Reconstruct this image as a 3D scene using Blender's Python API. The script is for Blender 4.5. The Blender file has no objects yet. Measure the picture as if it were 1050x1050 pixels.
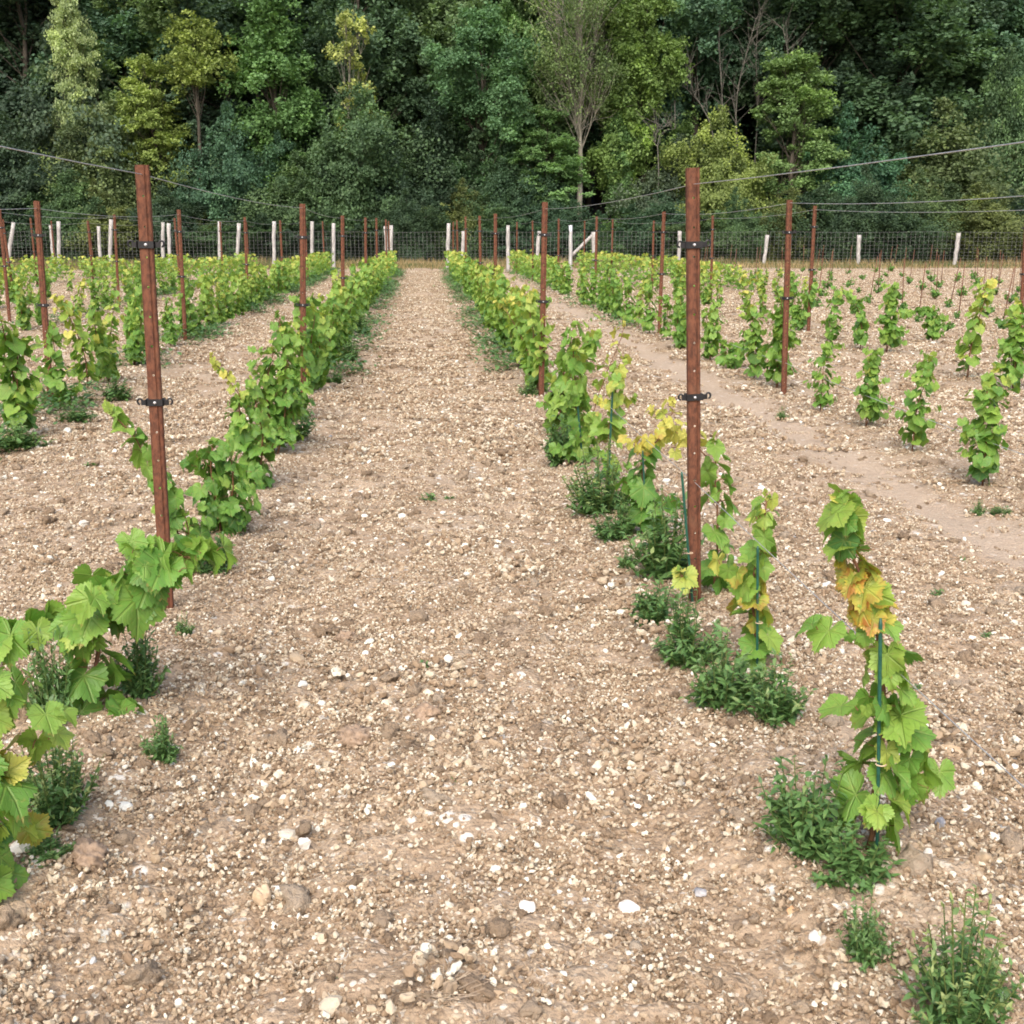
import bpy, math, random
import numpy as np
from mathutils import Vector
PI = math.pi
SC = bpy.context.scene
COL = SC.collection
rng = np.random.default_rng(11)
random.seed(5)

# ------------------------------------------------------------------ camera numbers
F, W, H = 1200.0, 1050.0, 1.55
PITCH = math.atan(290.0 / F)
YAW = math.atan(95.0 / (F * math.cos(PITCH) + 290.0 * math.sin(PITCH)))
cp, sp, cy, sy = math.cos(PITCH), math.sin(PITCH), math.cos(YAW), math.sin(YAW)
FW = np.array([sy * cp, cy * cp, -sp]); RT = np.array([cy, -sy, 0.0]); UP = np.cross(RT, FW)
EYE = np.array([0.0, 0.0, H])

def ray(px, py):
    return FW * F + RT * (px - 525.0) - UP * (py - 525.0)
def G(px, py, z=0.0):                       # point of the photo on the level ground
    d = ray(px, py); t = (z - H) / d[2]
    return EYE + d * t
def P(px, py, Y):                           # point of the photo at distance Y down the rows
    d = ray(px, py)
    return EYE + d * (Y / d[1])
def inview(x, y, z=0.0, m=60):
    v = np.array([x, y, z]) - EYE
    f = v @ FW
    if f < 0.3: return False
    u = 525 + F * (v @ RT) / f; w = 525 - F * (v @ UP) / f
    return -m < u < 1050 + m and -m < w < 1050 + m

# ------------------------------------------------------------------ helpers
def vec(a): return Vector((float(a[0]), float(a[1]), float(a[2])))
def tag(o, label=None, cat=None, group=None, kind=None):
    if label: o['label'] = label
    if cat: o['category'] = cat
    if group: o['group'] = group
    if kind: o['kind'] = kind
    return o
def empty(name, loc, rz=0.0):
    o = bpy.data.objects.new(name, None); COL.objects.link(o)
    o.empty_display_size = 0.1
    o.location = vec(loc); o.rotation_euler = (0, 0, rz); return o
def link(name, me, mats, parent=None, loc=(0, 0, 0)):
    o = bpy.data.objects.new(name, me); COL.objects.link(o)
    if not me.materials:
        for m in (mats if isinstance(mats, (list, tuple)) else [mats]): me.materials.append(m)
    o.location = vec(loc)
    if parent: o.parent = parent
    return o
def copy_tree(o, parent=None):
    c = o.copy(); COL.objects.link(c)
    if parent: c.parent = parent
    for ch in list(o.children): copy_tree(ch, c)
    return c

class MB:
    """collects numpy geometry and writes it as one mesh"""
    def __init__(s): s.v = []; s.f = []; s.a = {}; s.n = 0
    def add(s, V, faces, mat=0, **attr):
        V = np.asarray(V, dtype=np.float32).reshape(-1, 3)
        for Fc in (faces if isinstance(faces, list) else [faces]):
            Fc = np.asarray(Fc, dtype=np.int32)
            if len(Fc): s.f.append((Fc + s.n, mat))
        for k, val in attr.items():
            s.a.setdefault(k, []).append((s.n, len(V), np.asarray(val, dtype=np.float32)))
        s.v.append(V); s.n += len(V)
    def mesh(s, name, smooth=False):
        me = bpy.data.meshes.new(name)
        V = np.concatenate(s.v) if s.v else np.zeros((0, 3), np.float32)
        me.vertices.add(len(V)); me.vertices.foreach_set('co', V.ravel())
        li, ls, mi, off = [], [], [], 0
        for Fc, m in s.f:
            k = Fc.shape[1]
            li.append(Fc.ravel()); ls.append(off + np.arange(len(Fc)) * k); off += Fc.size
            mi.append(np.full(len(Fc), m, np.int32))
        li = np.concatenate(li).astype(np.int32); ls = np.concatenate(ls).astype(np.int32); mi = np.concatenate(mi)
        me.loops.add(len(li)); me.loops.foreach_set('vertex_index', li)
        me.polygons.add(len(ls)); me.polygons.foreach_set('loop_start', ls)
        me.polygons.foreach_set('material_index', mi)
        me.update(calc_edges=True)
        me.polygons.foreach_set('use_smooth', np.full(len(ls), bool(smooth)))
        for k, parts in s.a.items():
            d = 3 if parts[0][2].ndim == 2 else 1
            arr = np.zeros((len(V), d), np.float32)
            for st, n, val in parts: arr[st:st + n] = val.reshape(-1, d) if val.size > 1 else val
            at = me.attributes.new(k, 'FLOAT_VECTOR' if d == 3 else 'FLOAT', 'POINT')
            at.data.foreach_set('vector' if d == 3 else 'value', arr.ravel())
        me.update(); return me

def nrm(a):
    a = np.asarray(a, float); return a / (np.linalg.norm(a, axis=-1, keepdims=True) + 1e-9)
def tube(path, radii, sides=6, cap=True):
    p = np.asarray(path, float); n = len(p); r = np.broadcast_to(np.asarray(radii, float), (n,))
    t = nrm(np.gradient(p, axis=0))
    ref = np.where(np.abs(t[:, 2:3]) > 0.9, np.array([[1.0, 0, 0]]), np.array([[0, 0, 1.0]]))
    a = nrm(np.cross(t, ref)); b = np.cross(t, a)
    for i in range(1, n):
        if a[i] @ a[i - 1] < 0.2:
            a[i] = nrm(a[i - 1] - t[i] * (a[i - 1] @ t[i])); b[i] = np.cross(t[i], a[i])
    th = np.arange(sides) * 2 * PI / sides
    V = (p[:, None] + r[:, None, None] * (np.cos(th)[None, :, None] * a[:, None] + np.sin(th)[None, :, None] * b[:, None])).reshape(-1, 3)
    i = np.arange(n - 1)[:, None] * sides; j = np.arange(sides)[None]; k = (j + 1) % sides
    Q = np.stack([i + j, i + k, i + sides + k, i + sides + j], -1).reshape(-1, 4)
    fs = [Q]
    if cap: fs += [np.arange(sides)[None, ::-1], (np.arange(sides) + (n - 1) * sides)[None]]
    return V, fs
def resample(path, n):
    p = np.asarray(path, float)
    d = np.concatenate([[0], np.cumsum(np.linalg.norm(np.diff(p, axis=0), axis=1))])
    s = np.linspace(0, d[-1], n)
    q = np.stack([np.interp(s, d, p[:, i]) for i in range(3)], 1)
    for _ in range(2): q[1:-1] = 0.5 * q[1:-1] + 0.25 * (q[:-2] + q[2:])
    return q, d[-1]
def box(mb, c, s, mat=0, R=None):
    c = np.asarray(c, float); s = np.asarray(s, float) / 2
    V = np.array([[x, y, z] for z in (-1, 1) for y in (-1, 1) for x in (-1, 1)], float) * s
    if R is not None: V = V @ np.asarray(R).T
    mb.add(V + c, np.array([[0, 2, 3, 1], [4, 5, 7, 6], [0, 1, 5, 4], [2, 6, 7, 3], [0, 4, 6, 2], [1, 3, 7, 5]]), mat)

def hash2(ix, iy, seed):
    h = (ix.astype(np.int64) * 374761393 + iy.astype(np.int64) * 668265263 + seed * 974634777) & 0xFFFFFFFF
    h = ((h ^ (h >> 13)) * 1274126177) & 0xFFFFFFFF
    return ((h ^ (h >> 16)) & 0xFFFFFF) / float(0xFFFFFF)
def vnoise(x, y, seed=0):
    ix = np.floor(x); iy = np.floor(y); fx = x - ix; fy = y - iy
    fx = fx * fx * (3 - 2 * fx); fy = fy * fy * (3 - 2 * fy)
    a = hash2(ix, iy, seed); b = hash2(ix + 1, iy, seed); c = hash2(ix, iy + 1, seed); d = hash2(ix + 1, iy + 1, seed)
    return (a * (1 - fx) + b * fx) * (1 - fy) + (c * (1 - fx) + d * fx) * fy

# ------------------------------------------------------------------ materials
class NT:
    def __init__(s, name):
        s.m = bpy.data.materials.new(name); s.m.use_nodes = True
        s.t = s.m.node_tree; s.t.nodes.clear()
        s.out = s.t.nodes.new('ShaderNodeOutputMaterial')
    def n(s, ty, ins=None, **kw):
        nd = s.t.nodes.new('ShaderNode' + ty)
        for k, v in kw.items(): setattr(nd, k, v)
        for k, v in (ins or {}).items():
            if hasattr(v, 'is_output') or isinstance(v, bpy.types.NodeSocket): s.t.links.new(v, nd.inputs[k])
            else: nd.inputs[k].default_value = v
        return nd
    def math(s, op, a, b=0.0, c=0.0): return s.n('Math', {0: a, 1: b, 2: c}, operation=op).outputs[0]
    def mix(s, f, a, b, mode='MIX'):
        nd = s.t.nodes.new('ShaderNodeMix'); nd.data_type = 'RGBA'; nd.blend_type = mode
        for i, v in ((0, f), (6, a), (7, b)):
            if isinstance(v, bpy.types.NodeSocket): s.t.links.new(v, nd.inputs[i])
            else: nd.inputs[i].default_value = v if i == 0 else (*v[:3], 1.0)
        return nd.outputs[2]
    def ramp(s, f, stops):
        nd = s.t.nodes.new('ShaderNodeValToRGB'); e = nd.color_ramp.elements
        while len(e) < len(stops): e.new(0.5)
        for el, (p, c) in zip(e, stops): el.position = p; el.color = (*c[:3], 1.0) if hasattr(c, '__len__') else (c, c, c, 1)
        s.t.links.new(f, nd.inputs[0]); return nd.outputs[0]
    def smooth(s, v, a, b):
        nd = s.n('MapRange', {0: v, 1: a, 2: b, 3: 0.0, 4: 1.0}); nd.interpolation_type = 'SMOOTHSTEP'; return nd.outputs[0]
    def attr(s, name): return s.n('Attribute', attribute_name=name)
    def finish(s, sh): s.t.links.new(sh, s.out.inputs[0]); return s.m

SOIL_A, SOIL_B, SOIL_C = (0.287, 0.210, 0.140), (0.416, 0.322, 0.228), (0.495, 0.414, 0.320)
ROWX = {'L1': 0, 'R1': 0}
def make_soil():
    k = NT('stony_soil')
    pos = k.n('NewGeometry').outputs['Position']
    sep = k.n('SeparateXYZ', {0: pos}); X, Y = sep.outputs[0], sep.outputs[1]
    n1 = k.n('TexNoise', {'Vector': pos, 'Scale': 1.3, 'Detail': 4.0}).outputs[0]
    n2 = k.n('TexNoise', {'Vector': pos, 'Scale': 22.0, 'Detail': 6.0, 'Roughness': 0.65}).outputs[0]
    n3 = k.n('TexNoise', {'Vector': pos, 'Scale': 140.0, 'Detail': 3.0}).outputs[0]
    base = k.mix(k.smooth(n2, 0.33, 0.68), SOIL_A, SOIL_B)
    base = k.mix(k.math('MULTIPLY', k.smooth(n1, 0.40, 0.68), 0.4), base, SOIL_C)
    base = k.mix(k.math('MULTIPLY', k.smooth(n3, 0.35, 0.75), 0.35), base, (0.50, 0.37, 0.26))
    # pale chalk pieces, three sizes of cell
    for sc, lo, hi, colr, amt in ((48.0, 0.83, 0.86, (0.66, 0.60, 0.51), 0.9), (85.0, 0.76, 0.80, (0.62, 0.54, 0.43), 0.85), (21.0, 0.93, 0.95, (0.74, 0.71, 0.65), 0.9)):
        vo = k.n('TexVoronoi', {'Vector': pos, 'Scale': sc})
        cell = k.n('SeparateColor', {0: vo.outputs['Color']}).outputs[0]
        core = k.math('SUBTRACT', 1.0, k.smooth(vo.outputs['Distance'], 0.30, 0.46))
        f = k.math('MULTIPLY', k.math('MULTIPLY', k.smooth(cell, lo, hi), core), amt)
        base = k.mix(f, base, colr)
    # compacted wheel track of finer, greyer earth
    wob = k.math('MULTIPLY_ADD', k.n('TexNoise', {'Vector': pos, 'Scale': 0.35}).outputs[0], 0.3, -0.15)
    d = k.math('ABSOLUTE', k.math('SUBTRACT', k.math('ADD', X, wob), TRACKX))
    tr = k.math('SUBTRACT', 1.0, k.smooth(d, 0.10, 0.32))
    tr = k.math('MULTIPLY', tr, k.math('MULTIPLY_ADD', n2, 0.6, 0.45))
    base = k.mix(k.math('MULTIPLY', tr, 0.9), base, (0.47, 0.38, 0.295))
    # dry grass margin beyond the rows, leaf litter under the wood
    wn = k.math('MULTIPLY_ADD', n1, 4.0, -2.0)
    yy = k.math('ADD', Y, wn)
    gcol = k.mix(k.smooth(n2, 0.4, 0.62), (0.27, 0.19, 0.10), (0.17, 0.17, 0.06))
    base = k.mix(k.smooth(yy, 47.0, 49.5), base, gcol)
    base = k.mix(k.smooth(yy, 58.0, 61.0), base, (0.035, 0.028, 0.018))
    vb = k.n('TexVoronoi', {'Vector': pos, 'Scale': 55.0})
    hgt = k.math('ADD', k.math('MULTIPLY', n2, 1.0), k.math('ADD', k.math('MULTIPLY', n3, 0.35), k.math('MULTIPLY', vb.outputs['Distance'], -0.5)))
    bump = k.n('Bump', {'Height': hgt, 'Strength': 0.9, 'Distance': 0.02})
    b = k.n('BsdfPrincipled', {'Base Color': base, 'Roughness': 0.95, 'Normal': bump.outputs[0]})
    b.inputs['Specular IOR Level'].default_value = 0.15
    return k.finish(b.outputs[0])

def make_stone(name, stops, rough=0.9, mottled=0.25, bump=0.4, tone=None):
    k = NT(name)
    r = k.attr(tone).outputs['Fac'] if tone else k.n('ObjectInfo').outputs['Random']
    if tone: r = k.math('PINGPONG', k.math('ADD', r, k.math('MULTIPLY', k.n('ObjectInfo').outputs['Random'], 0.25)), 1.0)
    tc = k.n('TexCoord').outputs['Object']
    no = k.n('TexNoise', {'Vector': tc, 'Scale': 2.6, 'Detail': 5.0, 'Roughness': 0.65}).outputs[0]
    c = k.ramp(r, stops)
    c = k.mix(k.math('MULTIPLY', k.smooth(no, 0.42, 0.7), mottled), c, (0.25, 0.16, 0.09))
    bp = k.n('Bump', {'Height': no, 'Strength': bump, 'Distance': 0.3})
    b = k.n('BsdfPrincipled', {'Base Color': c, 'Roughness': rough, 'Normal': bp.outputs[0]})
    b.inputs['Specular IOR Level'].default_value = 0.2
    return k.finish(b.outputs[0])

def make_leaf(name, stops, autumn=True, transl=0.3, veins=True):
    k = NT(name)
    t = k.attr('tint').outputs['Fac']
    pos = k.n('NewGeometry').outputs['Position']
    no = k.n('TexNoise', {'Vector': pos, 'Scale': 28.0, 'Detail': 3.0}).outputs[0]
    tt = k.math('ADD', t, k.math('MULTIPLY_ADD', no, 0.24, -0.12))
    c = k.ramp(tt, stops)
    blot = k.n('TexNoise', {'Vector': pos, 'Scale': 75.0, 'Detail': 2.0}).outputs[0]
    c = k.mix(k.math('MULTIPLY', k.smooth(blot, 0.60, 0.72), 0.35), c, (0.36, 0.34, 0.10))
    nrmal = None
    if veins:
        luv = k.attr('luv').outputs['Vector']
        s = k.n('SeparateXYZ', {0: luv}); x, y = s.outputs[0], s.outputs[1]
        ang = k.math('ABSOLUTE', k.math('ARCTAN2', x, y))
        r = k.math('SQRT', k.math('ADD', k.math('MULTIPLY', x, x), k.math('MULTIPLY', y, y)))
        dv = k.math('MULTIPLY', r, k.math('PINGPONG', k.math('ADD', ang, 0.0), 0.44))
        # secondary ribs branch off the main ones
        sec = k.math('PINGPONG', k.math('ADD', k.math('MULTIPLY', r, 6.0), k.math('MULTIPLY', k.math('PINGPONG', ang, 0.44), -4.0)), 0.5)
        vein = k.math('SUBTRACT', 1.0, k.smooth(dv, 0.006, 0.028))
        vein2 = k.math('MULTIPLY', k.math('SUBTRACT', 1.0, k.smooth(sec, 0.0, 0.11)), 0.35)
        vv = k.math('MAXIMUM', vein, vein2)
        c = k.mix(k.math('MULTIPLY', vv, 0.40), c, (0.26, 0.36, 0.09))
        if autumn:
            a = k.attr('autumn').outputs['Fac']
            n2 = k.n('TexNoise', {'Vector': pos, 'Scale': 34.0, 'Detail': 2.0}).outputs[0]
            e = k.math('MULTIPLY', k.smooth(k.math('ADD', r, k.math('MULTIPLY_ADD', n2, 1.2, -0.6)), 0.12, 0.42), k.math('SUBTRACT', 1.0, k.math('MULTIPLY', vv, 0.8)))
            oc = k.mix(k.smooth(n2, 0.42, 0.62), (0.62, 0.36, 0.05), (0.40, 0.10, 0.035))
            c = k.mix(k.math('MULTIPLY', a, 0.55), c, (0.60, 0.50, 0.08))
            c = k.mix(k.math('MULTIPLY', e, a), c, oc)
        c = k.mix(k.math('MULTIPLY', k.smooth(k.math('MULTIPLY', r, k.math('ADD', blot, 0.5)), 0.53, 0.60), 0.5), c, (0.30, 0.17, 0.06))
        bp = k.n('Bump', {'Height': k.math('SUBTRACT', k.math('MULTIPLY', no, 0.6), vv), 'Strength': 0.6, 'Distance': 0.006})
        nrmal = bp.outputs[0]
    b = k.n('BsdfPrincipled', {'Base Color': c, 'Roughness': 0.42})
    b.inputs['Specular IOR Level'].default_value = 0.45
    if nrmal: k.t.links.new(nrmal, b.inputs['Normal'])
    tc = k.mix(1.0, c, (1.25, 1.25, 0.55), 'MULTIPLY')
    tr = k.n('BsdfTranslucent', {'Color': tc})
    mx = k.n('MixShader', {0: transl, 1: b.outputs[0], 2: tr.outputs[0]})
    return k.finish(mx.outputs[0])

def make_crown():
    k = NT('tree_foliage')
    oc = k.n('ObjectInfo').outputs['Color']
    t = k.attr('tint').outputs['Fac']
    c = k.mix(1.0, k.mix(1.0, oc, (1.26, 1.32, 1.34), 'MULTIPLY'), k.ramp(t, [(0.0, (0.55, 0.60, 0.62)), (0.5, (1.0, 1.0, 1.0)), (1.0, (1.65, 1.62, 1.25))]), 'MULTIPLY')
    b = k.n('BsdfPrincipled', {'Base Color': c, 'Roughness': 0.55})
    b.inputs['Specular IOR Level'].default_value = 0.25
    tr = k.n('BsdfTranslucent', {'Color': k.mix(1.0, c, (1.2, 1.25, 0.6), 'MULTIPLY')})
    mx = k.n('MixShader', {0: 0.28, 1: b.outputs[0], 2: tr.outputs[0]})
    return k.finish(mx.outputs[0])

def make_bark():
    k = NT('tree_bark')
    oc = k.n('ObjectInfo').outputs['Color']
    tc = k.n('NewGeometry').outputs['Position']
    mp = k.n('Mapping', {0: tc, 3: (6.0, 6.0, 1.4)})
    no = k.n('TexNoise', {'Vector': mp.outputs[0], 'Scale': 2.0, 'Detail': 5.0}).outputs[0]
    c = k.mix(k.smooth(no, 0.35, 0.65), k.mix(1.0, oc, (0.5, 0.5, 0.5), 'MULTIPLY'), oc)
    b = k.n('BsdfPrincipled', {'Base Color': c, 'Roughness': 0.9})
    return k.finish(b.outputs[0])

def make_simple(name, c1, c2, scale=20.0, rough=0.7, metal=0.0, stretch=(1, 1, 1), bump=0.0, spec=0.3, detail=5.0):
    k = NT(name)
    tc = k.n('TexCoord').outputs['Object']
    mp = k.n('Mapping', {0: tc, 3: stretch})
    no = k.n('TexNoise', {'Vector': mp.outputs[0], 'Scale': scale, 'Detail': detail, 'Roughness': 0.65}).outputs[0]
    c = k.mix(k.smooth(no, 0.32, 0.68), c1, c2)
    b = k.n('BsdfPrincipled', {'Base Color': c, 'Roughness': rough, 'Metallic': metal})
    b.inputs['Specular IOR Level'].default_value = spec
    if bump:
        bp = k.n('Bump', {'Height': no, 'Strength': bump, 'Distance': 0.004}); k.t.links.new(bp.outputs[0], b.inputs['Normal'])
    return k.finish(b.outputs[0])

def make_rust():
    k = NT('rusted_steel')
    tc = k.n('TexCoord').outputs['Object']
    no = k.n('TexNoise', {'Vector': k.n('Mapping', {0: tc, 3: (1, 1, 0.5)}).outputs[0], 'Scale': 60.0, 'Detail': 6.0, 'Roughness': 0.7}).outputs[0]
    n2 = k.n('TexNoise', {'Vector': tc, 'Scale': 9.0, 'Detail': 4.0}).outputs[0]
    c = k.mix(k.smooth(no, 0.35, 0.65), (0.080, 0.035, 0.023), (0.185, 0.074, 0.042))
    c = k.mix(k.math('MULTIPLY', k.smooth(n2, 0.5, 0.72), 0.6), c, (0.20, 0.10, 0.06))
    bp = k.n('Bump', {'Height': no, 'Strength': 0.25, 'Distance': 0.002})
    b = k.n('BsdfPrincipled', {'Base Color': c, 'Roughness': 0.78, 'Normal': bp.outputs[0]})
    b.inputs['Specular IOR Level'].default_value = 0.25
    return k.finish(b.outputs[0])

# ------------------------------------------------------------------ row lines (from the photo)
def rowx(s): return s * H / (math.cos(PITCH) ** 1) * 1.0
XR1 = G(772, 700)[0]
XL1 = G(172, 640)[0]
XR2 = 0.5 * (G(804, 405)[0] + G(935, 468)[0]); XR3 = G(829, 342)[0]; XL2 = G(52, 418)[0]
GAP = 0.5 * ((XR3 - XR1) / 2 + (XL1 - XL2))
XL3 = G(122, 316)[0]
LX = [XL1, XL2, XL3] + [XL3 - GAP * i for i in range(1, 7)]
RX = [XR1, XR2, XR3] + [XR3 + GAP * i for i in range(1, 7)]
TRACKX = XR2 - 0.52
ROWEND = 45.0
print('ROWS', [round(float(x), 2) for x in LX], [round(float(x), 2) for x in RX], 'GAP', GAP, 'post Y', G(713, 627)[1], G(555, 410)[1], G(172, 640)[1], G(311, 415)[1], G(52, 418)[1], G(804, 405)[1])

def macro(x, y):
    x = np.asarray(x, float); y = np.asarray(y, float)
    z = 0.05 * (vnoise(x * 0.9 + 7, y * 0.6, 3) - 0.5) + 0.035 * (vnoise(x * 2.3, y * 1.9, 4) - 0.5)
    near = np.clip((ROWEND - y) / 4, 0, 1)
    for i, xs in enumerate((LX, RX)):
        for j, xr in enumerate(xs):
            z = z + near * (0.05 if j == 0 else 0.02) * np.exp(-((x - xr) / 0.27) ** 2)
    for c in (0.5 * (XL1 + XR1) - 0.55, 0.5 * (XL1 + XR1) + 0.55, TRACKX, XR1 + 0.55):
        z = z - near * 0.022 * np.exp(-((x - c) / 0.2) ** 2)
    hill = np.clip(y - 66, 0, None)
    z = z + 0.42 * hill ** 2 / (hill + 12.0)
    return z
def gz(x, y): return float(macro(np.array([x]), np.array([y]))[0])

# ------------------------------------------------------------------ ground sheet
def relief(X, Y, sp_):
    tr = np.exp(-((X - TRACKX) / 0.22) ** 2); rough = 1 - 0.75 * tr; Z = 0 * X
    patch = 0.55 + 0.9 * vnoise(X * 0.8 + 3, Y * 0.55, 21)
    for wl, amp, sd, bil in ((0.22, 0.020, 31, False), (0.10, 0.018, 32, True), (0.055, 0.013, 33, True), (0.030, 0.009, 34, True), (0.017, 0.005, 35, False)):
        wgt = np.clip(wl / (2.2 * sp_) - 0.6, 0, 1)
        n = vnoise(X / wl + 13.7 * sd, Y / wl + 5.1 * sd, sd)
        if bil: n = np.sqrt(np.clip(np.abs(2 * n - 1), 0, 1)) * 0.9
        Z = Z + amp * wgt * rough * patch * (n - 0.5)
    for c in (0.5 * (XL1 + XR1) - 0.55, 0.5 * (XL1 + XR1) + 0.5):       # faint tyre tread bars
        u = X - c; Z = Z + 0.013 * np.clip((Y - 4.0) / 3, 0, 1) * np.clip((24 - Y) / 8, 0, 1) * np.exp(-(u / 0.19) ** 4) * np.sin(2 * PI * (Y + 0.6 * np.abs(u)) / 0.22)
    return Z
def surf(x, y): return macro(x, y) + relief(x, y, np.maximum(0.012, np.maximum(0.0042 * y, 0.0125 * (1 + np.clip(np.abs(x - 0.3) - 2.2, 0, None)))))
def build_ground():
    ys = [-8, -6, -4, -3, -2, -1, -0.4, 0.2, 0.6, 0.9, 1.1, 1.25]
    y = 1.25
    while y < 72: y += max(0.011, 0.0042 * y); ys.append(y)
    while y < 320: y += 3.0 + 0.03 * (y - 72); ys.append(y)
    xs = [0.0]; x = 0.0
    while x < 62: x += max(0.0125, 0.0125 * (1 + max(0, x - 2.2) * 1.0)); xs.append(x)
    while x < 330: x += 12; xs.append(x)
    xs = np.array(xs); xs = np.concatenate([-xs[:0:-1], xs]) + 0.3; ys = np.array(ys)
    X, Y = np.meshgrid(xs, ys)
    dx = np.gradient(xs)[None, :]; dy = np.gradient(ys)[:, None]; sp_ = np.maximum(dx, dy) + 0 * X
    Z = macro(X, Y) + relief(X, Y, sp_)
    nv = X.size; ny, nx = X.shape
    i = np.arange(ny - 1)[:, None] * nx + np.arange(nx - 1)[None]
    Q = np.stack([i, i + 1, i + nx + 1, i + nx], -1).reshape(-1, 4)
    mb = MB(); mb.add(np.stack([X, Y, Z], -1).reshape(-1, 3), Q)
    return mb.mesh('ground', smooth=True)
M_SOIL = make_soil()
ground = link('ground', build_ground(), M_SOIL); tag(ground, kind='structure')

# ------------------------------------------------------------------ stones: loose stuff
M_CLOD = make_stone('earth_clod', [(0.0, (0.267, 0.199, 0.137)), (0.4, (0.356, 0.274, 0.194)), (0.75, (0.426, 0.339, 0.250)), (1.0, (0.495, 0.419, 0.331))], 0.97, 0.35, 0.6)
M_PEB = make_stone('chalk_pebble', [(0.0, (0.376, 0.279, 0.182)), (0.22, (0.495, 0.409, 0.297)), (0.5, (0.594, 0.538, 0.434)), (0.75, (0.673, 0.657, 0.582)), (0.93, (0.792, 0.816, 0.761)), (1.0, (0.376, 0.388, 0.410))], 0.8, 0.15, 0.25)
def rock_mesh(seed, rough, sub=2, facet=False):
    import bmesh
    bm = bmesh.new(); bmesh.ops.create_icosphere(bm, subdivisions=sub, radius=1.0)
    r = np.random.default_rng(seed)
    dirs = nrm(r.normal(size=(9, 3))); cut = r.uniform(0.55, 0.95, 9)
    off = r.uniform(0, 50, 3); fine = rough * (0.55 if sub >= 4 else 0.0)
    for v in bm.verts:
        p = np.array(v.co)
        if facet:
            for d, c in zip(dirs, cut):
                e = p @ d - c
                if e > 0: p = p - d * e
        n = vnoise(np.array([p[0] * 2 + off[0] + p[2]]), np.array([p[1] * 2 + off[1] - p[2] * 1.3]), seed)[0] - 0.5
        n2 = vnoise(np.array([p[0] * 5 + off[1] + p[2] * 3]), np.array([p[1] * 5 + off[2] - p[2] * 4]), seed + 9)[0] - 0.5
        n3 = vnoise(np.array([p[0] * 11 + off[2] + p[2] * 7]), np.array([p[1] * 11 + off[0] - p[2] * 8]), seed + 19)[0] - 0.5
        v.co = p * (1 + rough * n + rough * 0.6 * n2 + fine * n3)
    me = bpy.data.meshes.new('rock'); bm.to_mesh(me); bm.free()
    me.polygons.foreach_set('use_smooth', np.full(len(me.polygons), not facet)); return me

def scatter(name, srcs, mat, pts, scl, rot, label):
    coll = bpy.data.collections.new(name + '_source')
    for i, me in enumerate(srcs):
        me.materials.append(mat)
        o = bpy.data.objects.new('%s_%02d' % (name, i), me); coll.objects.link(o)
    me = bpy.data.meshes.new(name); n = len(pts)
    me.vertices.add(n); me.vertices.foreach_set('co', np.asarray(pts, np.float32).ravel())
    for k, ty, val, f in (('scl', 'FLOAT_VECTOR', scl, 'vector'), ('rot', 'FLOAT_VECTOR', rot, 'vector')):
        a = me.attributes.new(k, ty, 'POINT'); a.data.foreach_set(f, np.asarray(val, np.float32).ravel())
    a = me.attributes.new('idx', 'INT', 'POINT'); a.data.foreach_set('value', rng.integers(0, len(srcs), n).astype(np.int32))
    me.update()
    ob = bpy.data.objects.new(name, me); COL.objects.link(ob)
    ng = bpy.data.node_groups.new(name, 'GeometryNodeTree')
    ng.interface.new_socket('Geometry', in_out='INPUT', socket_type='NodeSocketGeometry')
    ng.interface.new_socket('Geometry', in_out='OUTPUT', socket_type='NodeSocketGeometry')
    N = ng.nodes; gi = N.new('NodeGroupInput'); go = N.new('NodeGroupOutput')
    ip = N.new('GeometryNodeInstanceOnPoints'); ci = N.new('GeometryNodeCollectionInfo')
    ci.inputs['Collection'].default_value = coll; ci.inputs['Separate Children'].default_value = True; ci.inputs['Reset Children'].default_value = True
    def na(nm, ty):
        q = N.new('GeometryNodeInputNamedAttribute'); q.data_type = ty; q.inputs['Name'].default_value = nm
        return [s for s in q.outputs if s.enabled and s.name == 'Attribute'][0]
    L = ng.links
    L.new(gi.outputs[0], ip.inputs['Points']); L.new(ci.outputs[0], ip.inputs['Instance'])
    ip.inputs['Pick Instance'].default_value = True
    L.new(na('idx', 'INT'), ip.inputs['Instance Index']); L.new(na('rot', 'FLOAT_VECTOR'), ip.inputs['Rotation']); L.new(na('scl', 'FLOAT_VECTOR'), ip.inputs['Scale'])
    L.new(ip.outputs[0], go.inputs[0])
    md = ob.modifiers.new('scatter', 'NODES'); md.node_group = ng
    tag(ob, label, None, None, 'stuff'); return ob

def fan_points(density, y0, y1, fade=0.0):
    area_w = lambda y: 0.98 * y + 2.0
    ymax = y1; n = int(density * sum(area_w(y) * 0.1 for y in np.arange(y0, y1, 0.1)))
    yy = np.linspace(y0, y1, 400); cdf = np.cumsum(area_w(yy)); y = np.interp(rng.uniform(cdf[0], cdf[-1], n), cdf, yy)
    x = 0.08 * y + (rng.uniform(0, 1, n) - 0.5) * area_w(y)
    keep = np.ones(n, bool)
    dt = np.abs(x - TRACKX); keep &= rng.uniform(0, 1, n) < np.clip(0.12 + (dt - 0.14) / 0.28, 0.12, 1)
    keep &= rng.uniform(0, 1, n) < 0.78 + 0.45 * vnoise(x * 1.1 + 40, y * 0.8, 77)
    if fade: keep &= rng.uniform(0, 1, n) < np.clip((y1 - y) / fade, 0, 1)
    keep &= y < ROWEND + 2
    return x[keep], y[keep]
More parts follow.
